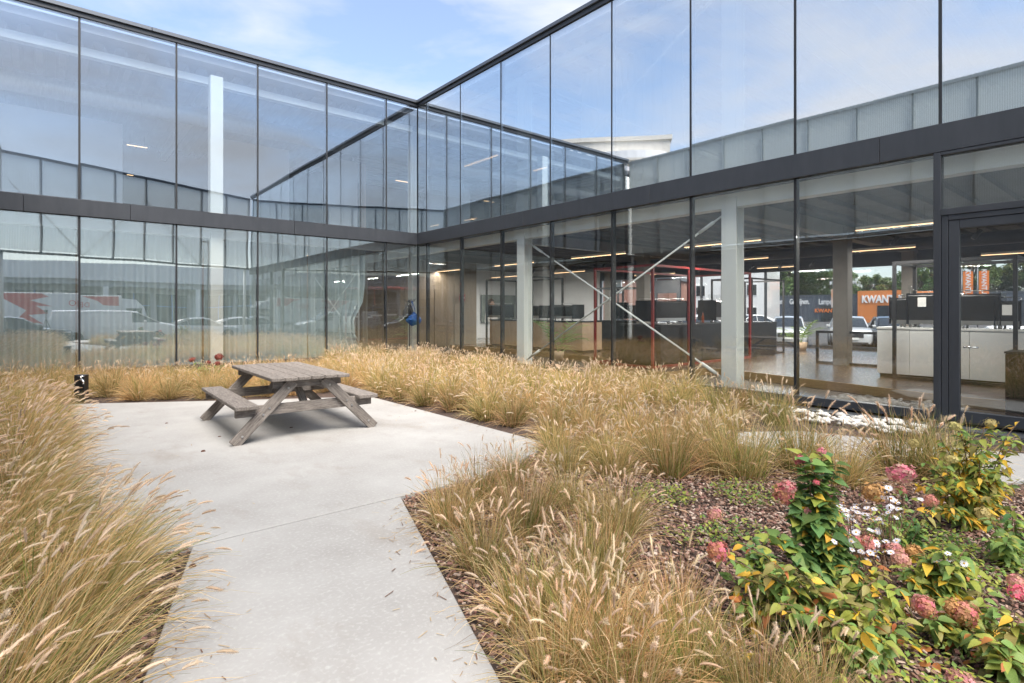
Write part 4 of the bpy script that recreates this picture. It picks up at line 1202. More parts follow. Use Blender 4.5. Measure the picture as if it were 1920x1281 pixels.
tips = [off_px(B8, x, y, dd) for x, y, dd in ((1375,1045,0),(1405,1010,.1),(1440,1040,0),(1470,1080,-.1),(1420,1100,-.15))]
shrub('low green bindweed sprawling left of the tall climber', B8, tips, HEART, [('green',5),('deep',4),('lime',2)], 28, (0.045,0.07), (), per=18, name='bindweed', cat='plant')
B9 = P(1760, 1130)
tips = [off_px(B9, x, y, dd) for x, y, dd in ((1770,1020,0),(1810,1030,.05),(1735,1040,0.05),(1790,1060,-.1),(1840,1060,0),(1700,1060,.05))]
shrub('broad-leaved plant with yellow blotches behind the pink and rust heads', B9, tips, LEAF, [('green',4),('lime',3),('yellow',2)], 29, (0.07,0.10), (), per=16, name='leafy_plant', cat='plant')
B11 = P(1620, 1245)
tips = [off_px(B11, x, y, dd) for x, y, dd in ((1540,1150,0),(1590,1130,.05),(1640,1140,0),(1690,1160,0),(1560,1200,-.1),(1660,1200,-.1))]
shrub('low hydrangea sprouts with yellow and rust leaves at the bottom edge', B11, tips, LEAF, AUT, 33, (0.05,0.085), [(off_px(B11,1735,1140,.1),0.05,'mixed')], per=16)
B12 = P(1420, 1175)
tips = [off_px(B12, x, y, dd) for x, y, dd in ((1370,1080,0),(1410,1065,.05),(1460,1090,0),(1390,1130,-.1),(1450,1130,-.1))]
shrub('small olive hydrangea right of the sprawling dry grass', B12, tips, LEAF, AUT, 34, (0.05,0.08), (), per=16)
# red hydrangea behind the patio
B10 = Vector((at_Y(392,12.9), 12.9, 0))
tips = [off_px(B10, x, y, dd) for x, y, dd in ((362,675,0),(392,683,0),(410,668,.1),(415,685,-.1),(380,688,-.1))]
shrub('small hydrangea with dark red heads in the dry grass behind the table', B10, tips, LEAF, [('green',4),('olive',2)], 30, (0.07,0.10),
      [(off_px(B10,360,675,0),0.07,'red'), (off_px(B10,390,680,0),0.055,'red'), (off_px(B10,410,670,0),(0.10,0.08,0.09),'red'), (off_px(B10,408,682,-.1),0.06,'red')], per=4, leaf_from=0.5)
# asters
M['petal'] = leafy('aster_petal', base=(0.78,0.76,0.84), base2=(0.85,0.84,0.88), trans=0.3, rand=0.06)
M['disc'] = pmat('aster_disc', (0.68,0.42,0.03), 0.8, base2=(0.45,0.2,0.03), scale=60)
def aster_mesh(seed):
    r = random.Random(seed); b = MB()
    for k in range(17):
        a = k*2*math.pi/17; d = Vector((math.cos(a), math.sin(a), r.uniform(-.1,.22))); s = Vector((-math.sin(a), math.cos(a), 0))
        b.add([d*0.2-s*0.06, d*0.2+s*0.06, d*0.7+s*0.10, d*1.0, d*0.7-s*0.10], [(0,1,2,3,4)])
    me = b.mesh('flower', M['petal'], fix=False); me.materials.append(M['disc'])
    bm = bmesh.new(); bm.from_mesh(me); n0 = len(bm.faces)
    bmesh.ops.create_icosphere(bm, subdivisions=1, radius=0.27)
    bm.faces.ensure_lookup_table()
    for f in bm.faces[n0:]: f.material_index = 1
    bm.to_mesh(me); bm.free(); return me
AM = [aster_mesh(i) for i in range(3)]
r_ = random.Random(31)
for (cx, cy, sx, sy, n, base_px, lab) in ((1590,965,45,50,40,(1600,1075),'white aster clump beside the tall climber'), (1668,965,38,40,34,(1670,1070),'white aster clump below the big pink head'),
                              (1620,1030,60,26,24,(1640,1095),'white aster clump among the faded coral heads'), (1780,1065,45,25,9,(1790,1130),'few white asters right of the coral heads')):
    B = P(*base_px)
    t = thing('aster', lab, 'flowers', B, 0, 'white asters')
    for k in range(n):
        o = off_px(B, cx+r_.gauss(0,sx*0.55), cy+r_.gauss(0,sy*0.55), r_.uniform(-.12,.12))
        link('flower', AM[r_.randrange(3)], t, o, (r_.gauss(0.35,0.35), r_.gauss(-0.1,0.35), r_.uniform(0,6)), r_.uniform(0.017,0.025))
        if k % 2 == 0:
            MB().tube([(0.06*r_.gauss(0,1),0.06*r_.gauss(0,1),-0.02), (o.x*0.6,o.y*0.6,o.z*0.6), o], 0.0022, 4).build('stem', M['stem'], t)
    for k in range(26):
        o = off_px(B, cx+r_.gauss(0,sx*0.7), cy+12+r_.gauss(0,sy*0.7), r_.uniform(-.12,.12))
        put_leaf(t, LEAF, r_.choice(['olive','green','rust','lime']), o, (r_.gauss(0,1),r_.gauss(0,1),r_.uniform(-.2,.5)), r_.uniform(0.02,0.04), r_)
# low weeds
def weeds(label, px, py, rad, n, seed, kinds=('green','lime')):
    r = random.Random(seed); c = P(px, py); b = {k: MB() for k in kinds}
    t = thing('weed_patch', label, 'weeds', c)
    for k in range(n):
        a = r.uniform(0,6.28); q = rad*math.sqrt(r.random()); p = Vector((q*math.cos(a), q*math.sin(a), r.uniform(0.0,0.07)))
        d = Vector((r.gauss(0,1), r.gauss(0,1), r.uniform(0,0.8))).normalized(); s = d.cross(Vector((0,0,1))).normalized()
        L_ = r.uniform(0.018,0.045)
        b[r.choice(kinds)].add([p, p+d*L_*0.5+s*L_*0.28, p+d*L_, p+d*L_*0.5-s*L_*0.28], [(0,1,2,3)])
    for k in kinds:
        o = b[k].build('foliage', LM[k], t, fix=False); o['kind'] = 'stuff'
for i, (px, py, rad, n, lab) in enumerate(((1245,935,0.26,420,'bright green low weeds between grass and bark mulch'), (1395,930,0.3,420,'sparse green weeds on the bark mulch left of the climber'),
             (1720,1015,0.32,800,'feathery green ground weeds behind the asters'), (1380,1005,0.25,260,'few weed leaves beside the small coral head'), (1840,1080,0.35,600,'weeds under the green leafy plant at right'),
             (1640,1240,0.4,700,'weeds on the dark ground under the low hydrangea'), (1290,1010,0.15,80,'tiny weeds in the bark beside the middle tuft'))):
    weeds(lab, px, py, rad, n, 60+i)
# fallen leaves on the ground
r_ = random.Random(91)
fl_ = thing('fallen_leaves', 'yellow and rust fallen leaves under the hydrangeas', 'leaves', P(1650,1230))
for k in range(60):
    q = P(r_.uniform(1350,1920), r_.uniform(1120,1281)) - fl_.location
    q.z = r_.uniform(0.01,0.03)
    put_leaf(fl_, LEAF, r_.choice(['rust','yellow','rust','olive']), q, (r_.gauss(0,1), r_.gauss(0,1), r_.gauss(0,.15)), r_.uniform(0.04,0.065), r_)

# ================================================================ showroom contents
def counter(label, x0, x1, y0, y1, z0, z1, mat, top, joints=(), axis='y', group=None):
    t = thing('counter', label, 'counter', ((x0+x1)/2, (y0+y1)/2, z0), 0, group)
    w, d, h = (x1-x0)/2, (y1-y0)/2, z1-z0
    MB().box(-w+0.04, w-0.04, -d+0.04, d-0.04, 0.0, 0.07).build('plinth', M['black'], t)
    if axis == 'y':
        ys = [-d] + list(joints) + [d]
        for a, b in zip(ys[:-1], ys[1:]):
            MB().box(-w, w, a+0.003, b-0.003, 0.071, h-0.042).build('panel', M[mat], t, bevel=0.003)
    else:
        xs = [-w] + list(joints) + [w]
        for a, b in zip(xs[:-1], xs[1:]):
            MB().box(a+0.003, b-0.003, -d, d, 0.071, h-0.042).build('panel', M[mat], t, bevel=0.003)
    MB().box(-w-0.01, w+0.01, -d-0.01, d+0.01, h-0.04, h).build('worktop', M[top], t, bevel=0.003)
    return t
counter('long pale grey counter carrying black machines beside the glass door', 13.35, 14.25, -2.6, 4.05, FZ, 1.215, 'laminate', 'laminate', (-1.6,0.1,1.8,2.75))
counter('oak fronted counter behind the left white column', 13.2, 14.15, 12.3, 17.2, FZ, 1.21, 'oak_pale', 'black', (-0.8,0.8))
counter('long black counter inside the red steel frame', 11.4, 17.5, 8.05, 9.35, FZ, 1.21, 'black', 'black', (-1.2,1.0), 'x')
counter('black back counter right of the oak counter', 14.9, 16.3, 11.9, 13.2, FZ, 1.21, 'black', 'black', (), 'x')
MB().box(10.35, 10.9, 0.2, 1.05, 0.012, 1.0)
bl = thing('waste_cabinet', 'black cabinet standing just inside the door at the right edge', 'cabinet', (10.9, at_X(1892,10.9)-0.35, 0.012))
MB().box(-0.3,0.3,-0.35,0.35,0.0,0.93).build('body', M['black_gloss'], bl, bevel=0.01)
MB().box(-0.31,0.31,-0.36,0.36,0.932,0.96).build('lid', M['black'], bl)

def frame_box(label, x0, x1, y0, y1, z0, z1, mat, t=0.06, extra=()):
    f = thing('steel_frame', label, 'frame', ((x0+x1)/2, (y0+y1)/2, z0), 0)
    w, d, h = (x1-x0)/2, (y1-y0)/2, z1-z0; k = t/2
    for sx in (-1,1):
        for sy in (-1,1):
            MB().box(sx*w-k, sx*w+k, sy*d-k, sy*d+k, 0, h).build('post', M[mat], f)
    for e in extra:
        MB().box(e-w-k, e-w+k, -d-k, -d+k, t, h-t).build('post', M[mat], f)
    for z in (0, h-t):
        for sy in (-1,1): MB().box(-w+k, w-k, sy*d-k+.001, sy*d+k-.001, z+.001, z+t-.001).build('rail', M[mat], f)
        for sx in (-1,1): MB().box(sx*w-k+.001, sx*w+k-.001, -d+k, d-k, z+.001, z+t-.001).build('rail', M[mat], f)
    return f
frame_box('red steel frame cage standing around the black counter', 10.95, 15.6, 7.95, 9.75, FZ, 2.66, 'red_steel', 0.055, (1.5,))
frame_box('thin black steel frame around the pale counter by the door', 13.15, 14.5, at_X(1905,13.2), at_X(1677,13.15), FZ, 2.55, 'black_steel', 0.06)
frame_box('thin black steel frame around the left end of the oak counter', 12.9, 14.4, 14.4, 17.0, FZ, 2.75, 'black_steel', 0.06)
frame_box('black steel frame by the far windows behind the oak counter', 17.6, 19.0, 14.2, 15.6, FZ, 2.5, 'black_steel', 0.06)
frame_box('black steel frame at the far end of the black counter', 16.2, 18.3, 8.2, 9.5, FZ, 2.55, 'black_steel', 0.05)
frame_box('small red steel rail frame near the white end wall', 14.0, 14.9, 20.6, 21.3, 0.02, 1.35, 'red_steel', 0.05)
lr = thing('guard_rail', 'low black steel rail beside the raw column inside', 'rail', (15.45, 6.05, FZ))
MB().box(-0.03,0.03,-0.03,0.03,0,0.85).build('post', M['black_steel'], lr); MB().box(-0.03,0.03,-1.6,-1.54,0,0.85).build('post', M['black_steel'], lr)
MB().box(-0.03,0.03,-1.54,-0.03,0.79,0.85).build('top_bar', M['black_steel'], lr); MB().box(-0.03,0.03,-1.54,-0.03,0.0,0.06).build('foot_bar', M['black_steel'], lr)

def coffee_machine(label, loc, w=0.85, h=0.48, d=0.55, rz=0.0, hopper=False, tag_paper=False):
    """espresso machine; local -y is the side towards the room front"""
    t = thing('coffee_machine', label, 'coffee machine', loc, rz, 'black coffee machines on the counters')
    for sx in (-1,1):
        for sy in (-1,1): MB().tube([(sx*(w/2-0.07), sy*(d/2-0.07), 0), (sx*(w/2-0.07), sy*(d/2-0.07), 0.07)], 0.022, 8).build('foot', M['steel'], t, True)
    MB().extrude_y([(-w/2+0.02,0.07),(w/2-0.02,0.07),(w/2-0.02,0.15),(-w/2+0.02,0.15)], -d/2, d/2).build('drip_tray', M['steel'], t)
    prof = [(-d/2+0.16,0.15),(d/2,0.15),(d/2+0.015,h-0.03),(d/2-0.02,h),(-d/2+0.03,h),(-d/2,h-0.05),(-d/2,h-0.17),(-d/2+0.16,h-0.21)]
    b = MB(); n = len(prof)
    vs = [(-w/2, p[0], p[1]) for p in prof] + [(w/2, p[0], p[1]) for p in prof]
    b.add(vs, [tuple(range(n)), tuple(range(2*n-1,n-1,-1))]+[(i,(i+1)%n,(i+1)%n+n,i+n) for i in range(n)])
    b.build('body', M['black'], t, bevel=0.008)
    for s in (-1,1):
        MB().box(s*(w/2+0.012)-0.010, s*(w/2+0.012)+0.010, -d/2-0.02, d/2+0.02, 0.06, h+0.02).build('side_panel', M['black_gloss'], t, bevel=0.008)
        x = s*w*0.22
        MB().tube([(x,-d/2+0.08,h-0.19),(x,-d/2+0.08,h-0.27)], 0.035, 10).build('group_head', M['chrome'], t, True)
        MB().tube([(x,-d/2+0.08,h-0.275),(x,-d/2-0.12,h-0.29)], [0.02,0.014], 8).build('portafilter', M['black'], t, True)
        MB().tube([(s*w*0.42,-d/2-0.005,h-0.15),(s*w*0.43,-d/2-0.06,h-0.2),(s*w*0.43,-d/2-0.05,h-0.36)], 0.007, 6).build('steam_wand', M['chrome'], t, True)
    rl = MB()
    for y in (-d/2+0.06, d/2-0.04):
        rl.tube([(-w/2+0.04,y,h+0.07),(w/2-0.04,y,h+0.07)], 0.007, 6)
    for x in (-w/2+0.04, 0, w/2-0.04):
        for y in (-d/2+0.06, d/2-0.04): rl.tube([(x,y,h-0.005),(x,y,h+0.07)], 0.005, 5)
    rl.build('cup_rail', M['steel'], t, True)
    if hopper:
        for s in (-1,1):
            MB().lathe([(0.05,0),(0.09,0.12),(0.095,0.17),(0.07,0.18)], 12, (s*0.2,0.08,h+0.001)).build('bean_hopper', M['gl_plain'], t, True)
    if tag_paper:
        MB().box(-0.07,0.07,d/2+0.036,d/2+0.04,h-0.26,h-0.07).build('price_sheet', M['paper'], t)
    return t
CT = 1.216
# on the pale counter (backs towards the glass)
for px, w, h, z, hop, pap, lab in ((1691,0.30,0.60,0,False,False,'black machine at the left end of the pale counter'), (1735,0.50,0.68,0,True,True,'black machine with a paper sheet on the pale counter'),
                         (1838,0.62,0.66,0,True,False,'large black machine on the pale counter seen through the door'), (1893,0.34,0.52,0,False,True,'small black machine at the right end of the pale counter')):
    coffee_machine(lab, (13.8, at_X(px,13.75), CT), w, h, 0.5, R(90), hop, pap)
for px, w, h, lab in ((940,0.9,0.55,'black coffee machine on the left end of the oak counter'), (1010,0.7,0.5,'black coffee machine peeking out right of the left white column'), (1066,0.95,0.52,'wide black coffee machine on the right part of the oak counter')):
    coffee_machine(lab, (13.72, at_X(px,13.75), CT), w, h, 0.55, R(90))
coffee_machine('black coffee machine on the back counter right of the oak counter', (15.5, 12.4, CT), 0.85, 0.5, 0.55, R(50))
coffee_machine('big square black machine on the black counter within the red frame', (12.4, 8.72, CT), 1.35, 0.58, 0.6, R(180))
coffee_machine('black machine with bean hopper left of the right white column', (at_Y(1338,8.7), 8.72, CT), 0.62, 0.62, 0.55, R(180), True)
coffee_machine('slim black machine behind the red frame post', (at_Y(1170,10.9)+2.0, 11.9+0.8, CT), 0.5, 0.6, 0.5, R(50))
def bottle(x, y, label):
    t = thing('bottle', label, 'bottle', (x, y, CT))
    MB().lathe([(0.034,0),(0.036,0.01),(0.036,0.17),(0.014,0.23),(0.013,0.28)], 12).build('glass_body', pmat('amber', (0.25,0.06,0.02), 0.1), t, True)
    MB().lathe([(0.015,0.281),(0.015,0.30)], 10).build('cap', M['black'], t)
bottle(at_Y(1318,8.6), 8.6, 'dark red bottle standing on the black counter')
# tall swan-neck tap on the black counter
fa = MB(); pts = [(0,0,0),(0,0,0.32)] + [(0.09-0.09*math.cos(a), 0, 0.32+0.09*math.sin(a)) for a in [i*math.pi/8 for i in range(1,9)]] + [(0.18,0,0.27)]
fa.tube(pts, 0.014, 8)
o = fa.build('swan_neck_tap', M['black'], None, True); o.location = (16.3, 8.7, CT); tag(o, 'black swan-neck tap on the far end of the black counter', 'tap')

# palms in pots
def palm(label, loc, h, n, seed, potr=0.2):
    r = random.Random(seed); t = thing('potted_palm', label, 'plant', loc)
    MB().lathe([(potr*0.75,0),(potr,0.28),(potr*0.92,0.281),(potr*0.9,0.24)], 16).build('pot', M['pot'], t, True)
    for k in range(n):
        az = k*2.399; b = MB(); pts = []
        L_ = h*r.uniform(.7,1); tilt = r.uniform(0.2,0.9)
        p = Vector((0,0,0.25)); d = Vector((math.sin(tilt)*math.cos(az), math.sin(tilt)*math.sin(az), math.cos(tilt)))
        for i in range(9):
            pts.append(p.copy()); p = p + d*L_/8; d = (d+Vector((0,0,-0.16))).normalized()
        b.tube(pts, 0.006, 4)
        for i in range(3, 9):
            dd = (pts[i]-pts[i-1]).normalized(); s = dd.cross(Vector((0,0,1))).normalized()
            for sg in (-1,1):
                q = pts[i]; e = (s*sg+dd*0.7+Vector((0,0,-0.25))).normalized()*h*0.30; wv = dd*0.018
                b.add([q-wv, q+wv, q+e*0.6+wv*0.8, q+e, q+e*0.6-wv*0.8], [(0,1,2,3,4)])
        b.build('frond', LM['green'], t, fix=False)
palm('potted palm by the far windows in front of the silver car', P(1502,657,FZ), 0.95, 11, 3)
palm('potted palm at the foot of the oak counter behind the grass', (12.1, at_X(1046,12.1), 0.012), 1.35, 11, 4)

# coat rack with blue bag
cx, cy = at_Y(768, 17.35), 17.35
cr = thing('coat_rack', 'black coat rack with curved hooks behind the glass at the inner corner', 'coat rack', (cx, cy, 0.012))
MB().tube([(0,0,0.02),(0,0,1.92)], 0.016, 10).build('pole', M['black_steel'], cr, True)
MB().lathe([(0.2,0),(0.2,0.02),(0.03,0.04)], 16).build('base', M['black_steel'], cr)
for a in range(6):
    c_, s_ = math.cos(a*1.047+0.3), math.sin(a*1.047+0.3)
    MB().tube([(0,0,1.84),(0.08*c_,0.08*s_,1.83),(0.15*c_,0.15*s_,1.87),(0.20*c_,0.20*s_,1.95)], 0.011, 6).build('hook', M['black_steel'], cr, True)
def sack(name, label, loc, w, h, mat, seed, cat):
    bm = bmesh.new(); bmesh.ops.create_icosphere(bm, subdivisions=4, radius=1.0)
    for v in bm.verts:
        z = v.co.z; k = 1.0 if z < 0 else (1-z)**0.6*0.9+0.14
        q = 1+0.22*noise.noise(v.co*2.2+Vector((seed,0,0)))+0.08*noise.noise(v.co*6)
        v.co = Vector((v.co.x*w*k*q, v.co.y*w*0.55*k*q, z*h*(1.0 if z < 0 else 1.25)*q))
    me = bpy.data.meshes.new(name); bm.to_mesh(me); bm.free(); me.polygons.foreach_set("use_smooth",[True]*len(me.polygons)); me.materials.append(mat)
    o = link(name, me, None, loc); return tag(o, label, cat)
bag = sack('blue_bag', 'bright blue tarpaulin bag hanging from the coat rack', (cx+0.02, cy-0.25, 1.24), 0.28, 0.21, M['blue_bag'], 3, 'bag')
for s in (-1,1):
    MB().tube([(s*0.06,0,0.26),(s*0.03,0.05,0.5),(-0.02,0.1,0.66)], 0.012, 6).build('strap', M['blue_bag'], bag)
sack('dark_jacket', 'dark jacket hanging on the coat rack above the blue bag', (cx-0.15, cy-0.18, 1.52), 0.19, 0.32, M['black'], 9, 'jacket')

# poster and lattice stand by the end wall
px0, px1 = at_Y(903,24.7), at_Y(966,24.7)
po = thing('poster', 'framed poster of a person in pale clothes drinking, on the far white wall', 'poster', ((px0+px1)/2, 24.7, 0))
zt_, zb_ = z_at(553,31), z_at(604,31)
W_ = (px1-px0)/2
MB().box(-W_,W_,0,0.04,zb_,zt_).build('board', pmat('poster_print', (0.10,0.11,0.11), 0.5, base2=(0.22,0.25,0.22), scale=1.5), po)
def flat(pts, m, y): return MB().add([(x, y, z) for x, z in pts], [tuple(range(len(pts)))]).build('print', m, po, fix=False)
ell = lambda cx, cz, a, b, n=18: [(cx+a*math.cos(i*2*math.pi/n), cz+b*math.sin(i*2*math.pi/n)) for i in range(n)]
SK = pmat('print_skin', (0.50,0.33,0.25), 0.5); HR = pmat('print_hair', (0.09,0.06,0.045), 0.5); SW = pmat('print_sweater', (0.62,0.60,0.56), 0.5)
xm = -W_*0.42
flat([(xm-0.5,zb_+.01),(xm+0.45,zb_+.01),(xm+0.38,zb_+0.55),(xm+0.12,zb_+0.72),(xm-0.2,zb_+0.72),(xm-0.45,zb_+0.5)], SW, -0.004)
flat(ell(xm-0.04, zb_+1.02, 0.25, 0.30), HR, -0.007)
flat(ell(xm+0.04, zb_+0.96, 0.16, 0.21), SK, -0.010)
flat(ell(xm+0.16, zb_+0.82, 0.11, 0.10), SK, -0.013)
flat([(xm+0.10,zb_+0.80),(xm+0.24,zb_+0.80),(xm+0.25,zb_+0.93),(xm+0.09,zb_+0.93)], SW, -0.016)
ls = thing('display_stand', 'folded lattice display stand left of the poster', 'stand', (at_Y(880,22.5), 22.5, 0.012))
for k in range(4):
    for s in (-1,1):
        MB().tube([(s*0.13,0,0.1+k*0.5),(-s*0.13,0,0.6+k*0.5)], 0.012, 6).build('strut', M['black_steel'], ls)
rs_ = thing('red_box', 'small red wall box beside the brown panel door', 'box', (13.7, 19.8, 1.95))
MB().box(-0.12,0.12,-0.06,0.06,0,0.3).build('body', M['red_steel'], rs_, bevel=0.02); MB().tube([(0,-0.061,0.15),(0,-0.08,0.15)],0.06,12).build('dial', M['paper'], rs_)

# ceiling tracks with spotlights
def track(label, x, y0, y1, z, n):
    t = thing('track_light', label, 'track light', (x, (y0+y1)/2, z)); d = (y1-y0)/2
    MB().box(-0.018,0.018,-d,d,-0.02,0.02).build('track', M['black_steel'], t)
    for s in (-1,1): MB().tube([(0,s*(d-0.1),0.02),(0,s*(d-0.1),0.34)],0.008,5).build('hanger', M['black_steel'], t)
    for k in range(n):
        y = -d+2*d*(k+0.5)/n
        MB().tube([(0,y,-0.02),(0,y,-0.10)],0.012,6).build('arm', M['black_steel'], t)
        MB().tube([(0.02,y-0.05,-0.06),(-0.05,y+0.06,-0.24)],0.045,10).build('spot', M['black_steel'], t, True)
track('black ceiling track with spots above the pale counter', 14.9, -1.0, 4.9, 3.3, 4)
track('black ceiling track with spots above the black counter', 18.8, 7.0, 12.0, 3.2, 5)
track('black ceiling track with spots above the oak counter', 15.2, 12.5, 17.5, 3.3, 4)
# window frame door in the far wall
fd = thing('back_door', 'dark framed door in the far windows behind the red frame', 'door', (XW-0.06, at_X(1252,XW), FZ))
for y in (-0.62,0.62): MB().box(-0.04,0.04,y-0.09,y+0.09,0,2.75).build('stile', M['metal_dark'], fd)
MB().box(-0.04,0.04,-0.53,0.53,2.15,2.75).build('top_rail', M['metal_dark'], fd); MB().box(-0.04,0.04,-0.53,0.53,0,0.2).build('bottom_rail', M['metal_dark'], fd)
MB().box(-0.01,0.01,-0.53,0.53,0.2,2.15).build('pane', M['gl_plain'], fd)

# ================================================================ beyond the glass: vehicles, shops, trees
GZ = -0.45                          # street level lies a little lower than the courtyard
M['car_glass'] = pmat('car_glass', (0.02,0.025,0.03), 0.05, spec=0.8)
M['tyre'] = pmat('tyre', (0.02,0.02,0.02), 0.85)
M['rim'] = pmat('alloy_rim', (0.45,0.46,0.48), 0.3, 0.9)
M['lens'] = pmat('headlight_lens', (0.75,0.78,0.80), 0.08, spec=0.8)
M['trim'] = pmat('black_trim', (0.025,0.025,0.027), 0.6)
PAINT = {k: pmat('paint_'+k, c, 0.28, m, coat=0.8) for k, c, m in (('white',(0.78,0.78,0.78),0.0),('silver',(0.60,0.61,0.62),0.35),('grey',(0.16,0.165,0.17),0.4),('black',(0.02,0.021,0.024),0.2),('red',(0.45,0.03,0.03),0.1))}
def loft(stations, section):
    """stations: list of args; section(args) -> closed ring points"""
    b = MB(); rings = [section(*s) for s in stations]; n = len(rings[0])
    vs = [p for r in rings for p in r]; fs = []
    for i in range(len(rings)-1):
        for k in range(n):
            a, c = i*n+k, i*n+(k+1)%n
            fs.append((a, c, c+n, a+n))
    fs.append(tuple(range(n-1,-1,-1))); fs.append(tuple((len(rings)-1)*n+k for k in range(n)))
    return b.add(vs, fs)
def vehicle(label, loc, rz, paint, L=4.7, W=1.9, H=1.66, kind='suv', cat='car', group='cars parked around the building', name='parked_car'):
    t = thing(name, label, cat, (loc[0], loc[1], GZ), rz, group)
    hw0 = W/2; p = PAINT[paint]
    X = lambda u: L*(0.5-u)
    if kind == 'van':
        body = [(0.0,.50,.84),(.025,.56,.93),(.10,.62,.98),(.19,.67,1),(.5,.68,1),(.9,.68,1),(1.0,.66,.98)]
        green = [(.17,.665,.90,.88),(.33,.97,.93,.74),(.40,1.0,.95,.78),(.7,1.0,.97,.80),(.97,.985,.96,.80),(1.0,.70,.95,.92)]
    elif kind == 'suv':
        body = [(0.0,.50,.80),(.02,.585,.90),(.09,.625,.97),(.27,.665,1),(.5,.675,1),(.82,.69,1),(.96,.68,.94),(1.0,.58,.86)]
        green = [(.255,.655,.86,.80),(.42,.955,.90,.70),(.52,1.0,.92,.72),(.76,.985,.92,.70),(.90,.935,.90,.66),(.975,.68,.86,.78)]
    else:
        body = [(0.0,.48,.80),(.02,.55,.90),(.10,.60,.97),(.28,.64,1),(.5,.65,1),(.82,.66,1),(.96,.65,.94),(1.0,.56,.86)]
        green = [(.26,.63,.86,.80),(.44,.95,.88,.68),(.54,1.0,.90,.70),(.72,.98,.90,.68),(.86,.90,.88,.64),(.99,.64,.84,.78)]
    def sec(u, zt, k):
        x, z1, h_ = X(u), zt*H, hw0*k; z0 = 0.24 if 0.02 < u < 0.98 else 0.30
        half = [(h_*0.92,z0),(h_*0.99,z0+0.14),(h_,z0+0.36),(h_*0.985,z1-0.16),(h_*0.93,z1-0.03),(h_*0.6,z1+0.012),(0,z1+0.022)]
        return [(x,y,z) for y, z in half] + [(x,-y,z) for y, z in reversed(half[:-1])]
    smooth_by_angle(loft(body, sec).build('body', p, t), 50)
    def gsec(u, zt, kb, kt):
        x, z1 = X(u), zt*H; zb_ = 0.64*H if kind != 'van' else 0.64*H
        z1 = max(z1, zb_+0.02)
        half = [(hw0*kb*0.98,zb_),(hw0*(kb*0.45+kt*0.55),zb_+(z1-zb_)*0.6),(hw0*kt,z1-0.05*(z1-zb_)/0.5),(hw0*kt*0.82,z1),(0,z1+0.02)]
        return [(x,y,z) for y, z in half] + [(x,-y,z) for y, z in reversed(half[:-1])]
    if kind == 'van':
        cargo = [(u, a, b_, c) for (u,a,b_,c) in green if u >= .40]
        smooth_by_angle(loft([(.38,.995,.95,.785)]+cargo, gsec).build('cargo_body', p, t), 50)
        smooth_by_angle(loft([green[0],green[1],(.381,.994,.945,.78)], gsec).build('window', M['car_glass'], t), 50)
    else:
        smooth_by_angle(loft(green, gsec).build('window', M['car_glass'], t), 50)
    # roof skin and pillars
    def rsec(u, zt, kb, kt):
        x, z1 = X(u), zt*H+0.012
        half = [(hw0*kt*1.02,z1-0.075),(hw0*kt*0.99,z1-0.02),(hw0*kt*0.82,z1),(0,z1+0.02)]
        return [(x,y,z) for y, z in half] + [(x,-y,z) for y, z in reversed(half[:-1])]
    roof = [g_ for g_ in green if g_[1] > 0.90]
    smooth_by_angle(loft(roof, rsec).build('roof', p, t), 50)
    g0, g1 = green[0], green[1]; gl, gk = green[-1], roof[-1]
    for s in (-1,1):
        b = MB(); b.bar((X(g0[0]),s*hw0*g0[3]*1.02,0.66*H),(X(g1[0]),s*hw0*g1[3]*0.99,g1[1]*H-0.04),0.06,0.05)
        if kind != 'van':
            for u in (.56,.74):
                b.bar((X(u),s*hw0*0.905,0.66*H),(X(u+.01),s*hw0*0.70,0.965*H),0.03,0.06)
            b.bar((X(gl[0]-.01),s*hw0*gl[2]*0.98,0.66*H),(X(gk[0]),s*hw0*gk[3]*1.0,gk[1]*H-0.04),0.10,0.16)
        b.build('pillar', p, t)
        MB().box(X(.285)-0.06,X(.285)+0.08,s*(hw0+0.10)-0.10,s*(hw0+0.10)+0.09,0.66*H,0.66*H+0.14).build('mirror', p, t, bevel=0.03)
        hl = MB(); hl.add([(X(.012),s*hw0*.55,.50*H),(X(.03),s*hw0*.90,.50*H),(X(.085),s*hw0*.965,.545*H),(X(.03),s*hw0*.86,.56*H),(X(.012),s*hw0*.55,.54*H),
                           (X(.012)-.1,s*hw0*.55,.50*H),(X(.03)-.1,s*hw0*.85,.50*H),(X(.085)-.1,s*hw0*.93,.545*H),(X(.03)-.1,s*hw0*.82,.55*H),(X(.012)-.1,s*hw0*.55,.54*H)],
                          [(0,1,2,3,4),(9,8,7,6,5)]+[(i,(i+1)%5,(i+1)%5+5,i+5) for i in range(5)])
        o = hl.build('headlight', M['lens'], t); o.location = (0.035,0,0)
        MB().box(X(.99)-0.03,X(.97),s*hw0*0.80-0.10,s*hw0*0.80+0.08,.52*H,.62*H).build('tail_light', PAINT['red'], t, bevel=0.02)
        MB().box(X(.80),X(.20),s*hw0*1.0-0.02,s*hw0*1.0+0.015,0.26,0.40).build('sill', M['trim'], t)
    MB().box(X(0)-0.05,X(0)+0.025,-hw0*0.50,hw0*0.50,.36*H,.50*H).build('grille', M['trim'], t, bevel=0.02)
    MB().box(X(0)-0.05,X(0)+0.03,-hw0*0.72,hw0*0.72,0.26,0.38).build('bumper_vent', M['trim'], t, bevel=0.02)
    MB().box(X(0)+0.02,X(0)+0.04,-0.26,0.26,.30*H,.30*H+0.11).build('number_plate', M['paper'], t)
    MB().tube([(X(0)+0.025,0,.445*H),(X(0)+0.04,0,.445*H)],0.06,14).build('badge', M['chrome'], t)
    R_ = 0.345 if kind != 'sedan' else 0.32
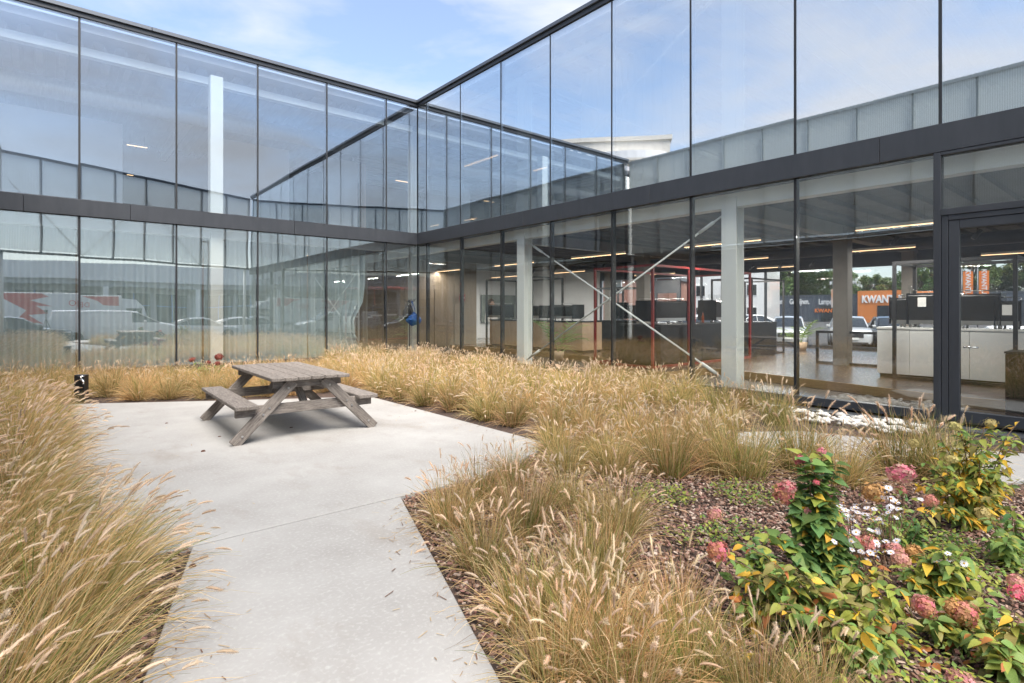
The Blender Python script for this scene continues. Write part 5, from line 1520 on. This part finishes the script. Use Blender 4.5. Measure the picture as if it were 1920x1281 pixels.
    for ux in (.19,.81):
        for s in (-1,1):
            w = link('wheel', None, t, (X(ux), s*(hw0-0.12), R_))
            ty = MB(); prof = [(R_*0.66,-0.11),(R_*0.94,-0.115),(R_,-0.08),(R_,0.08),(R_*0.94,0.115),(R_*0.66,0.11)]
            n = 22; vs = [(r*math.cos(2*math.pi*k/n), yy, r*math.sin(2*math.pi*k/n)) for r, yy in prof for k in range(n)]
            fs = [(i*n+k, i*n+(k+1)%n, ((i+1)%6)*n+(k+1)%n, ((i+1)%6)*n+k) for i in range(6) for k in range(n)]
            ty.add(vs, fs).build('tyre', M['tyre'], w, True)
            rm = MB(); rm.tube([(0,s*0.05,0),(0,s*0.085,0)], R_*0.2, 10)
            for k in range(5):
                a = k*1.2566; rm.bar((0.05*math.cos(a),s*0.075,0.05*math.sin(a)),(R_*0.66*math.cos(a),s*0.085,R_*0.66*math.sin(a)),0.07,0.03,(0,1,0))
            rm.tube([(0,s*0.03,0),(0,s*0.04,0)], R_*0.66, 20); rm.build('rim', M['rim'], w)
            MB().tube([(X(ux),s*(hw0-0.25),R_+0.03),(X(ux),s*(hw0+0.006),R_+0.03)], R_*1.16, 24).build('wheel_arch', M['trim'], t)
    return t
def gpt(px, py):
    return P(px, py, GZ)
def face_to(p, q):
    return math.atan2(q[1]-p[1], q[0]-p[0])
def reflect_in_left_glass(px, s):
    v = ray(px)*s; return Vector((v.x, 2*YC - v.y, GZ))
# through the showroom
c1 = ray(1592)*30.5; vehicle('silver estate car facing the showroom, behind the raw column', c1, R(203), 'silver', kind='suv')
c2 = ray(1478)*31.0; vehicle('silver car parked left of the potted palm, seen through the showroom', c2, R(203), 'silver', kind='suv')
c3 = ray(1672)*29.5; vehicle('black car half hidden behind the pale counter', c3, R(203), 'black', kind='sedan')
for px, s, lab in ((1400,44,'white car far behind the black counter'), (1300,42,'white car seen beyond the red frame'), (1268,44,'second white car beyond the red frame, further left'), (1915,36,'white car seen at the right edge through the door glass')):
    vehicle(lab, ray(px)*s, R(160), 'white', kind='sedan')
# reflected in the curtained glass: parked behind the camera
p = reflect_in_left_glass(218, 32.5); van = vehicle('white panel van parked behind the viewer, mirrored in the curtained glass', p, 0.0, 'white', 6.1, 2.0, 1.93, 'van', 'van', 'vehicles on the street side', 'parked_van')
p = reflect_in_left_glass(25, 27.8); vehicle('black car on the street side, mirrored at the left end of the glass', p, 0.0, 'black', 4.7, 1.9, 1.62, 'suv', 'car', 'vehicles on the street side')
for px, s, pc, lab in ((385,39,'silver','silver car mirrored beside the white van nose'), (455,42,'white','white car mirrored right of the white column'), (560,44,'grey','grey car mirrored low in the glass behind the table'), (680,46,'white','white car mirrored near the free curtain end')):
    p = reflect_in_left_glass(px, s); vehicle(lab, p, R(8), pc, 4.5, 1.8, 1.5, 'sedan', 'car', 'vehicles on the street side')
# box truck
def text(body, parent, loc, rot, size, mat, ext=0.01, off=0.0, name='lettering', align='CENTER'):
    cu = bpy.data.curves.new(name, 'FONT'); cu.body = body; cu.size = size; cu.extrude = ext; cu.offset = off
    cu.align_x = align; cu.align_y = 'CENTER'; cu.resolution_u = 3
    cu.materials.append(mat)
    tmp = bpy.data.objects.new('tmp', cu); COL.objects.link(tmp); bpy.context.view_layer.update()
    me = bpy.data.meshes.new_from_object(tmp.evaluated_get(bpy.context.evaluated_depsgraph_get())); bpy.data.objects.remove(tmp)
    return link(name, me, parent, loc, rot)
p = reflect_in_left_glass(132, 41)
tk = thing('box_truck', 'white box truck with red flashes, mirrored behind the white van', 'truck', (p.x, p.y, GZ), 0.0, 'vehicles on the street side')
TW = pmat('truck_white', (0.78,0.78,0.78), 0.35); TR = pmat('truck_red', (0.55,0.03,0.035), 0.4)
MB().box(-5.0,3.1,-1.15,1.15,0.85,3.08).build('cargo_box', TW, tk, bevel=0.03)
smooth_by_angle(loft([(3.15,2.85),(4.0,2.75),(4.5,2.2),(4.7,1.35),(4.95,1.2),(5.05,0.6)], lambda x, z: [(x,-1.0,0.45),(x,1.0,0.45),(x,1.02,z*0.6),(x,0.9,z),(x,-0.9,z),(x,-1.02,z*0.6)]).build('cab', TW, tk), 40)
for s in (-1,1):
    MB().box(3.4,4.35,s*1.0-0.03,s*1.0+0.03,1.45,2.1).build('window', M['car_glass'], tk)
MB().add([(4.52,-0.85,2.15),(4.52,0.85,2.15),(4.74,0.9,1.4),(4.74,-0.9,1.4)],[(0,1,2,3)]).build('windscreen', M['car_glass'], tk)
for x in (-3.4,-2.2,3.9):
    for s in (-1,1):
        MB().tube([(x,s*0.75,0.48),(x,s*1.05,0.48)],0.48,20).build('wheel', M['tyre'], tk)
def flash(pts, s=1): MB().add([(x, s*1.156, z) for x, z in pts]+[(x, s*1.150, z) for x, z in pts], [tuple(range(len(pts))), tuple(range(2*len(pts)-1, len(pts)-1, -1))]).build('red_flash', TR, tk, fix=False)
flash([(-4.2,3.02),(-1.6,3.02),(-1.2,2.8),(-2.2,2.55),(-1.0,2.15),(-1.9,2.2),(-1.2,1.7),(-2.3,1.6),(-1.5,1.0),(-3.0,1.2),(-2.4,1.9)])
flash([(0.6,3.02),(2.9,3.02),(2.95,2.3),(2.0,2.35),(1.6,2.7)])
flash([(-4.7,2.0),(-3.9,1.7),(-4.7,1.7)])
text('DEJO', tk, (0.5,1.16,2.35), (R(90),0,R(180)), 0.55, TR, 0.004)

# lamp post, warehouse on the street side (seen only as reflections)
p = reflect_in_left_glass(389, 44)
lp = thing('street_lamp', 'slim street lamp mirrored in the glass above the cars', 'street lamp', (p.x,p.y,GZ))
MB().tube([(0,0,0),(0,0,7.3)],[0.08,0.05],10).build('pole', M['metal_cap'], lp, True); MB().box(-0.45,0.1,-0.12,0.12,7.3,7.42).build('lamp_head', M['metal_cap'], lp, bevel=0.03)
wh = thing('warehouse', 'grey and white warehouse across the street, mirrored in the curtained glass', 'building', (5,-46,GZ))
WG = pmat('warehouse_cladding', (0.42,0.43,0.45), 0.6, base2=(0.38,0.39,0.41), scale=1); BLU = pmat('blue_frame', (0.05,0.22,0.62), 0.5)
MB().box(-60,50,-20,0,0,5.2).build('wall', WG, wh)
MB().box(-60,50,0.01,2.6,5.21,7.2).build('fascia', PAINT['white'], wh)
MB().box(-60,50,0.01,2.2,4.6,5.2).build('soffit', WG, wh)
for x in range(-54, 50, 9):
    MB().box(x-0.25,x+0.25,1.9,2.4,0,4.6).build('pillar', PAINT['white'], wh)
    for k in range(2):
        w_ = MB().box(x+1.2+k*3.8,x+4.4+k*3.8,0.005,0.08,0.4,3.9).build('window', M['car_glass'], wh)
        MB().box(x+2.75+k*3.8,x+2.85+k*3.8,0.081,0.14,0.4,3.9).build('frame', BLU, w_); MB().box(x+1.2+k*3.8,x+4.4+k*3.8,0.081,0.13,2.4,2.5).build('frame', BLU, w_)

# ---------------- shops beyond the car park behind the showroom
XK = 100.0
OR = pmat('orange_render', (0.72,0.235,0.055), 0.6, base2=(0.68,0.22,0.05), scale=0.5); WHT = pmat('sign_white', (0.85,0.85,0.85), 0.5)
DKB = pmat('dark_cladding', (0.085,0.10,0.125), 0.5, base2=(0.10,0.115,0.14), scale=1)
ORS = pmat('sign_orange', (0.85,0.22,0.03), 0.5)
kw = thing('retail_hall', 'orange and dark blue shop hall beyond the car park', 'shop', (XK, at_X(1608,XK), GZ))
Y0 = at_X(1608,XK)
def ky(px): return at_X(px, XK) - Y0
def kz(py, px): return z_at(py, XK/ray(px).x) - GZ
zo = kz(545,1650)
MB().box(0,16,-40,0.0,0,zo).build('orange_wall', OR, kw) if False else None
MB().box(0,16,ky(1712),0.0,0,zo).build('orange_wall', OR, kw)
zd = kz(555,1540)
MB().box(2.0,30,0.01,75,0,zd).build('wall', DKB, kw); MB().box(2.0,30,-60,ky(1712)-0.01,0,zd).build('wall', DKB, kw)
y = 0.4
rbm = MB()
while y < 60:
    rbm.box(1.93,1.999,y,y+0.28,0.3,zd-0.02); y += 0.7
rbm.build('cladding_ribs', DKB, kw)['kind'] = 'stuff'
MB().box(1.9,30,-60,75,zd+0.01,zd+0.25).build('parapet', M['metal_cap'], kw)
txt_rot = (R(90),0,R(-90))
text('KWANTUM', kw, (-0.06,(ky(1615)+ky(1703))/2,kz(561.5,1650)), txt_rot, 1.6, WHT, 0.06, 0.055).scale = (0.74,1,1)
for w_, px in (('Vloeren.',1447),('Gordijnen.',1490),('Lampen.',1542)):
    text(w_, kw, (1.86,ky(px),kz(566,px)), txt_rot, 1.35, WHT, 0.04, 0.02).scale = (0.58,1,1)
MB().box(-0.08,-0.005,ky(1668),ky(1645),0,kz(573,1655)).build('entrance', M['car_glass'], kw)
en = MB().box(1.80,1.92,ky(1562),ky(1531),0.2,kz(573,1545)).build('window', M['car_glass'], kw)
text('KWANTUM', kw, (1.75,ky(1547),kz(583,1547)), txt_rot, 0.9, ORS, 0.02, 0.02)
sb = thing('roof_sign', 'orange shop sign box above the dark hall left of the raw column', 'sign', (XK+1.2, at_X(1572,XK), GZ))
MB().box(-0.2,0.2,-1.5,0.9,kz(541,1568),kz(520,1568)).build('panel', ORS, sb); MB().box(-0.3,0.3,0.92,1.25,kz(541,1568)-0.2,kz(520,1568)+0.2).build('side_frame', M['metal_cap'], sb)
MB().box(-0.1,0.1,-0.2,0.0,zd-0.5,kz(541,1568)-0.01).build('stand', M['metal_cap'], sb)
text('KWANTUM', sb, (-0.23,-0.35,(kz(541,1568)+kz(520,1568))/2), txt_rot, 0.78, WHT, 0.02, 0.02)
def banner(px, s, y0, y1, label, w=1.15):
    q = ray(px)*s; t = thing('banner', label, 'banner', (q.x, q.y, GZ)); z1, z0 = z_at(y0, s)-GZ, z_at(y1, s)-GZ
    MB().tube([(0,w/2+0.1,0),(0,w/2+0.1,z1+0.3)],0.05,8).build('pole', M['metal_cap'], t, True)
    MB().box(-0.02,0.02,-w/2,w/2,z0,z1).build('cloth', ORS, t)
    text('KWANTUM', t, (-0.03,0,(z0+z1)/2), (R(90),R(90),R(-90)), (z1-z0)/4.6, WHT, 0.006, 0.012)
banner(1281, 62, 530, 582, 'orange vertical banner seen left of the right white column')
banner(1815, 50, 509, 560, 'orange vertical banner seen through the door, left one', 0.7); banner(1845, 50, 508, 556, 'orange vertical banner seen through the door, right one', 0.7)
bb = thing('billboard', 'pale billboard before the dark hall left of the raw column', 'billboard', (XK-8, at_X(1571,XK-8), GZ))
MB().box(-0.1,0.1,-0.9,0.9,2.4,5.2).build('panel', pmat('billboard_print', (0.55,0.62,0.62), 0.5, base2=(0.75,0.30,0.12), scale=0.8), bb); MB().box(-0.08,0.08,-0.1,0.1,0,2.39).build('post', M['metal_cap'], bb)
# houses left of the hall
BR = pmat('brick_red', (0.30,0.15,0.11), 0.85, base2=(0.25,0.12,0.09), scale=3)
def house(label, px, s, w, d, h, rz, wall, roof_h, flat_roof=False, rows=2, cols=4):
    q = ray(px)*s; t = thing('house', label, 'house', (q.x, q.y, GZ), rz)
    MB().box(-d/2,d/2,-w/2,w/2,0,h).build('wall', wall, t)
    if flat_roof: MB().box(-d/2-.2,d/2+.2,-w/2-.2,w/2+.2,h+.001,h+.35).build('roof', M['metal_cap'], t)
    else:
        MB().add([(-d/2-.3,-w/2-.2,h),(d/2+.3,-w/2-.2,h),(0,-w/2-.2,h+roof_h),(-d/2-.3,w/2+.2,h),(d/2+.3,w/2+.2,h),(0,w/2+.2,h+roof_h)],[(0,1,2),(5,4,3),(0,2,5,3),(1,4,5,2),(0,3,4,1)]).build('roof', M['metal_dark'], t)
    for r_i in range(rows):
        for c_i in range(cols):
            y = -w/2+w*(c_i+.5)/cols; z = 1.0+r_i*2.7
            f_ = MB().box(-d/2-0.05,-d/2+0.01,y-0.6,y+0.6,z,z+1.4).build('window', PAINT['white'], t); MB().box(-d/2-0.07,-d/2-0.055,y-0.52,y+0.52,z+.08,z+1.32).build('pane', M['car_glass'], f_)
    return t
house('low brick house with white blinds seen above the brace crossing', 1150, 60, 14, 8, 5.0, R(20), BR, 0, True)
house('white gabled house seen left of the brace crossing', 1045, 65, 9, 9, 6.0, R(35), PAINT['white'], 4.0)
house('white two-storey house seen behind the right white column', 1355, 72, 12, 9, 7.8, R(15), PAINT['white'], 3.0, rows=2)

# trees
TRL = [leafy('tree_leaf_a', base=(0.055,0.10,0.025), base2=(0.10,0.14,0.035), trans=0.3, rand=0.25, scale=0.5), leafy('tree_leaf_b', base=(0.07,0.12,0.03), base2=(0.15,0.16,0.04), trans=0.3, rand=0.25, scale=0.5)]
M['trunk'] = pmat('tree_bark', (0.10,0.075,0.055), 0.9, base2=(0.06,0.045,0.035), scale=8)
def tree_mesh(seed, h=10.0, rad=3.6, n=6500, mat=None):
    r = random.Random(seed); tb = MB(); tb.tube([(0,0,-0.3),(0.1,0,h*0.25),(0,0.1,h*0.55),(0.1,0,h*0.85)],[0.22,0.18,0.12,0.04],8)
    clumps = []
    for k in range(40):
        a = r.uniform(0,6.28); z = h*r.uniform(0.22,0.97); q = rad*math.sqrt(r.random())*math.sin(math.pi*min(1,max(0.12,(z/h-0.15)/0.9)))**0.6
        c = Vector((q*math.cos(a), q*math.sin(a), z)); clumps.append((c, r.uniform(0.6,1.3)))
        tb.tube([(0,0,z*0.72),c*0.6+Vector((0,0,z*0.35)),c],[0.07,0.045,0.015],5)
    lb = MB()
    for k in range(n):
        c, cr_ = clumps[r.randrange(len(clumps))]
        v = Vector((r.gauss(0,1),r.gauss(0,1),r.gauss(0,.8))); v = v.normalized()*cr_*r.random()**0.45
        p_ = c+v; d = Vector((r.gauss(0,1),r.gauss(0,1),r.gauss(0,1)-.3)).normalized(); s = d.orthogonal().normalized(); L_ = r.uniform(0.28,0.52)
        lb.add([p_, p_+d*L_*.5+s*L_*.35, p_+d*L_, p_+d*L_*.5-s*L_*.35],[(0,1,2,3)])
    return tb.mesh('trunk', M['trunk'], True), lb.mesh('crown', mat, fix=False)
TM = [tree_mesh(i, 10+i, 3.9, 6500, TRL[i%2]) for i in range(3)]
def tree(label, x, y, s, k, group):
    t = thing('leafy_tree', label, 'tree', (x,y,GZ), k*1.7, group); t.scale = (s,s,s)
    link('trunk', TM[k%3][0], t); link('crown', TM[k%3][1], t)
TREES = [(1440,132,1.35,'green tree above the dark hall, leftmost over the lettering'),(1475,138,1.25,'green tree above the dark hall behind the middle lettering'),(1520,134,1.4,'tall green tree above the dark hall left of the sign box'),(1555,140,1.2,'green tree behind the orange sign box'),
         (1640,136,0.98,'rounded tree above the orange shop wall'),(1668,142,0.85,'lower tree above the right part of the orange wall'),(1715,130,1.15,'tree beside the black frame left of the door'),(1745,132,1.35,'tall tree just left of the door post'),
         (1825,128,1.35,'tree seen through the door behind the left banner'),(1875,130,1.3,'tree seen through the door right of the banners'),(1925,126,1.4,'tree at the right picture edge behind the door'),(1600,150,1.0,'tree behind the raw column'),
         (1105,72,0.72,'light green tree above the brick house, left'),(1190,80,0.85,'tree above the brick house, right'),(1075,60,0.6,'pale tree beside the white gabled house'),(1400,120,1.2,'tree behind the white house seen through the showroom')]
for i, (px, s, sc, lab) in enumerate(TREES):
    q = ray(px)*s; tree(lab, q.x, q.y, sc, i, 'trees beyond the car park')
for i, (x, y, s, lab) in enumerate(((-24,-30,0.9,'dark tree across the street, left of the warehouse yard'), (34,-36,1.0,'tree across the street at the far right corner'), (30,-14,0.9,'tree beside the street end of the glass building'))):
    tree(lab, x, y, s, i+20, 'trees on the street side')

# apartment tower with curved balconies, mirrored in the upper glass
ap = thing('apartment_block', 'cream apartment block with curved balconies mirrored in the upper glass', 'building', (-29, 40, GZ), R(50))
CR = pmat('cream_render', (0.66,0.63,0.57), 0.7, base2=(0.62,0.59,0.54), scale=0.6)
MB().box(-9,9,0,14,0,22.4).build('wall', CR, ap)
MB().box(-9.3,9.3,-0.3,14.3,22.41,22.9).build('roof', CR, ap)
for f_ in range(8):
    z = 0.4+f_*2.75
    pts = [(6.5*math.cos(a)-2, -2.6*math.sin(a)-0.01) for a in [i*math.pi/14 for i in range(15)]]
    b_ = MB().prism(pts, z, z+0.25).build('balcony', CR, ap)
    rail = MB(); rail.prism([(x*1.0,y) for x,y in pts], z+0.26, z+1.15); rail.build('parapet', PAINT['white'], b_)
    for k in range(3):
        w_ = MB().box(4.9+k*1.4,5.9+k*1.4,-0.05,0.01,z+1.0,z+2.3).build('window', PAINT['white'], ap); MB().box(4.98+k*1.4,5.82+k*1.4,-0.07,-0.055,z+1.08,z+2.22).build('pane', M['car_glass'], w_)

ap.scale = (0.66, 0.66, 0.93)
# photographer's tripod right under the viewpoint (mirrored in the glass)
tr_ = thing('camera_tripod', 'camera on a tripod standing on the path, mirrored at the left glass', 'tripod', (-0.10, -0.12, 0.0))
for a in (0.5,2.6,4.7): MB().tube([(0,0,1.15),(0.42*math.cos(a),0.42*math.sin(a),0.0)],[0.016,0.011],8).build('leg', M['black_steel'], tr_, True)
MB().tube([(0,0,0.85),(0,0,1.42)],0.015,8).build('column', M['black_steel'], tr_, True)
MB().box(-0.07,0.07,-0.05,0.04,1.42,1.53).build('camera_body', M['black'], tr_, bevel=0.01)
# low plinth that carries building and courtyard
pl = MB(); pl.box(-9.3,XW+0.35,Y_END-0.3,YB+0.1,-0.5,-0.055)
structure(pl.build('plinth', M['concrete']), 'low plinth under building and courtyard')
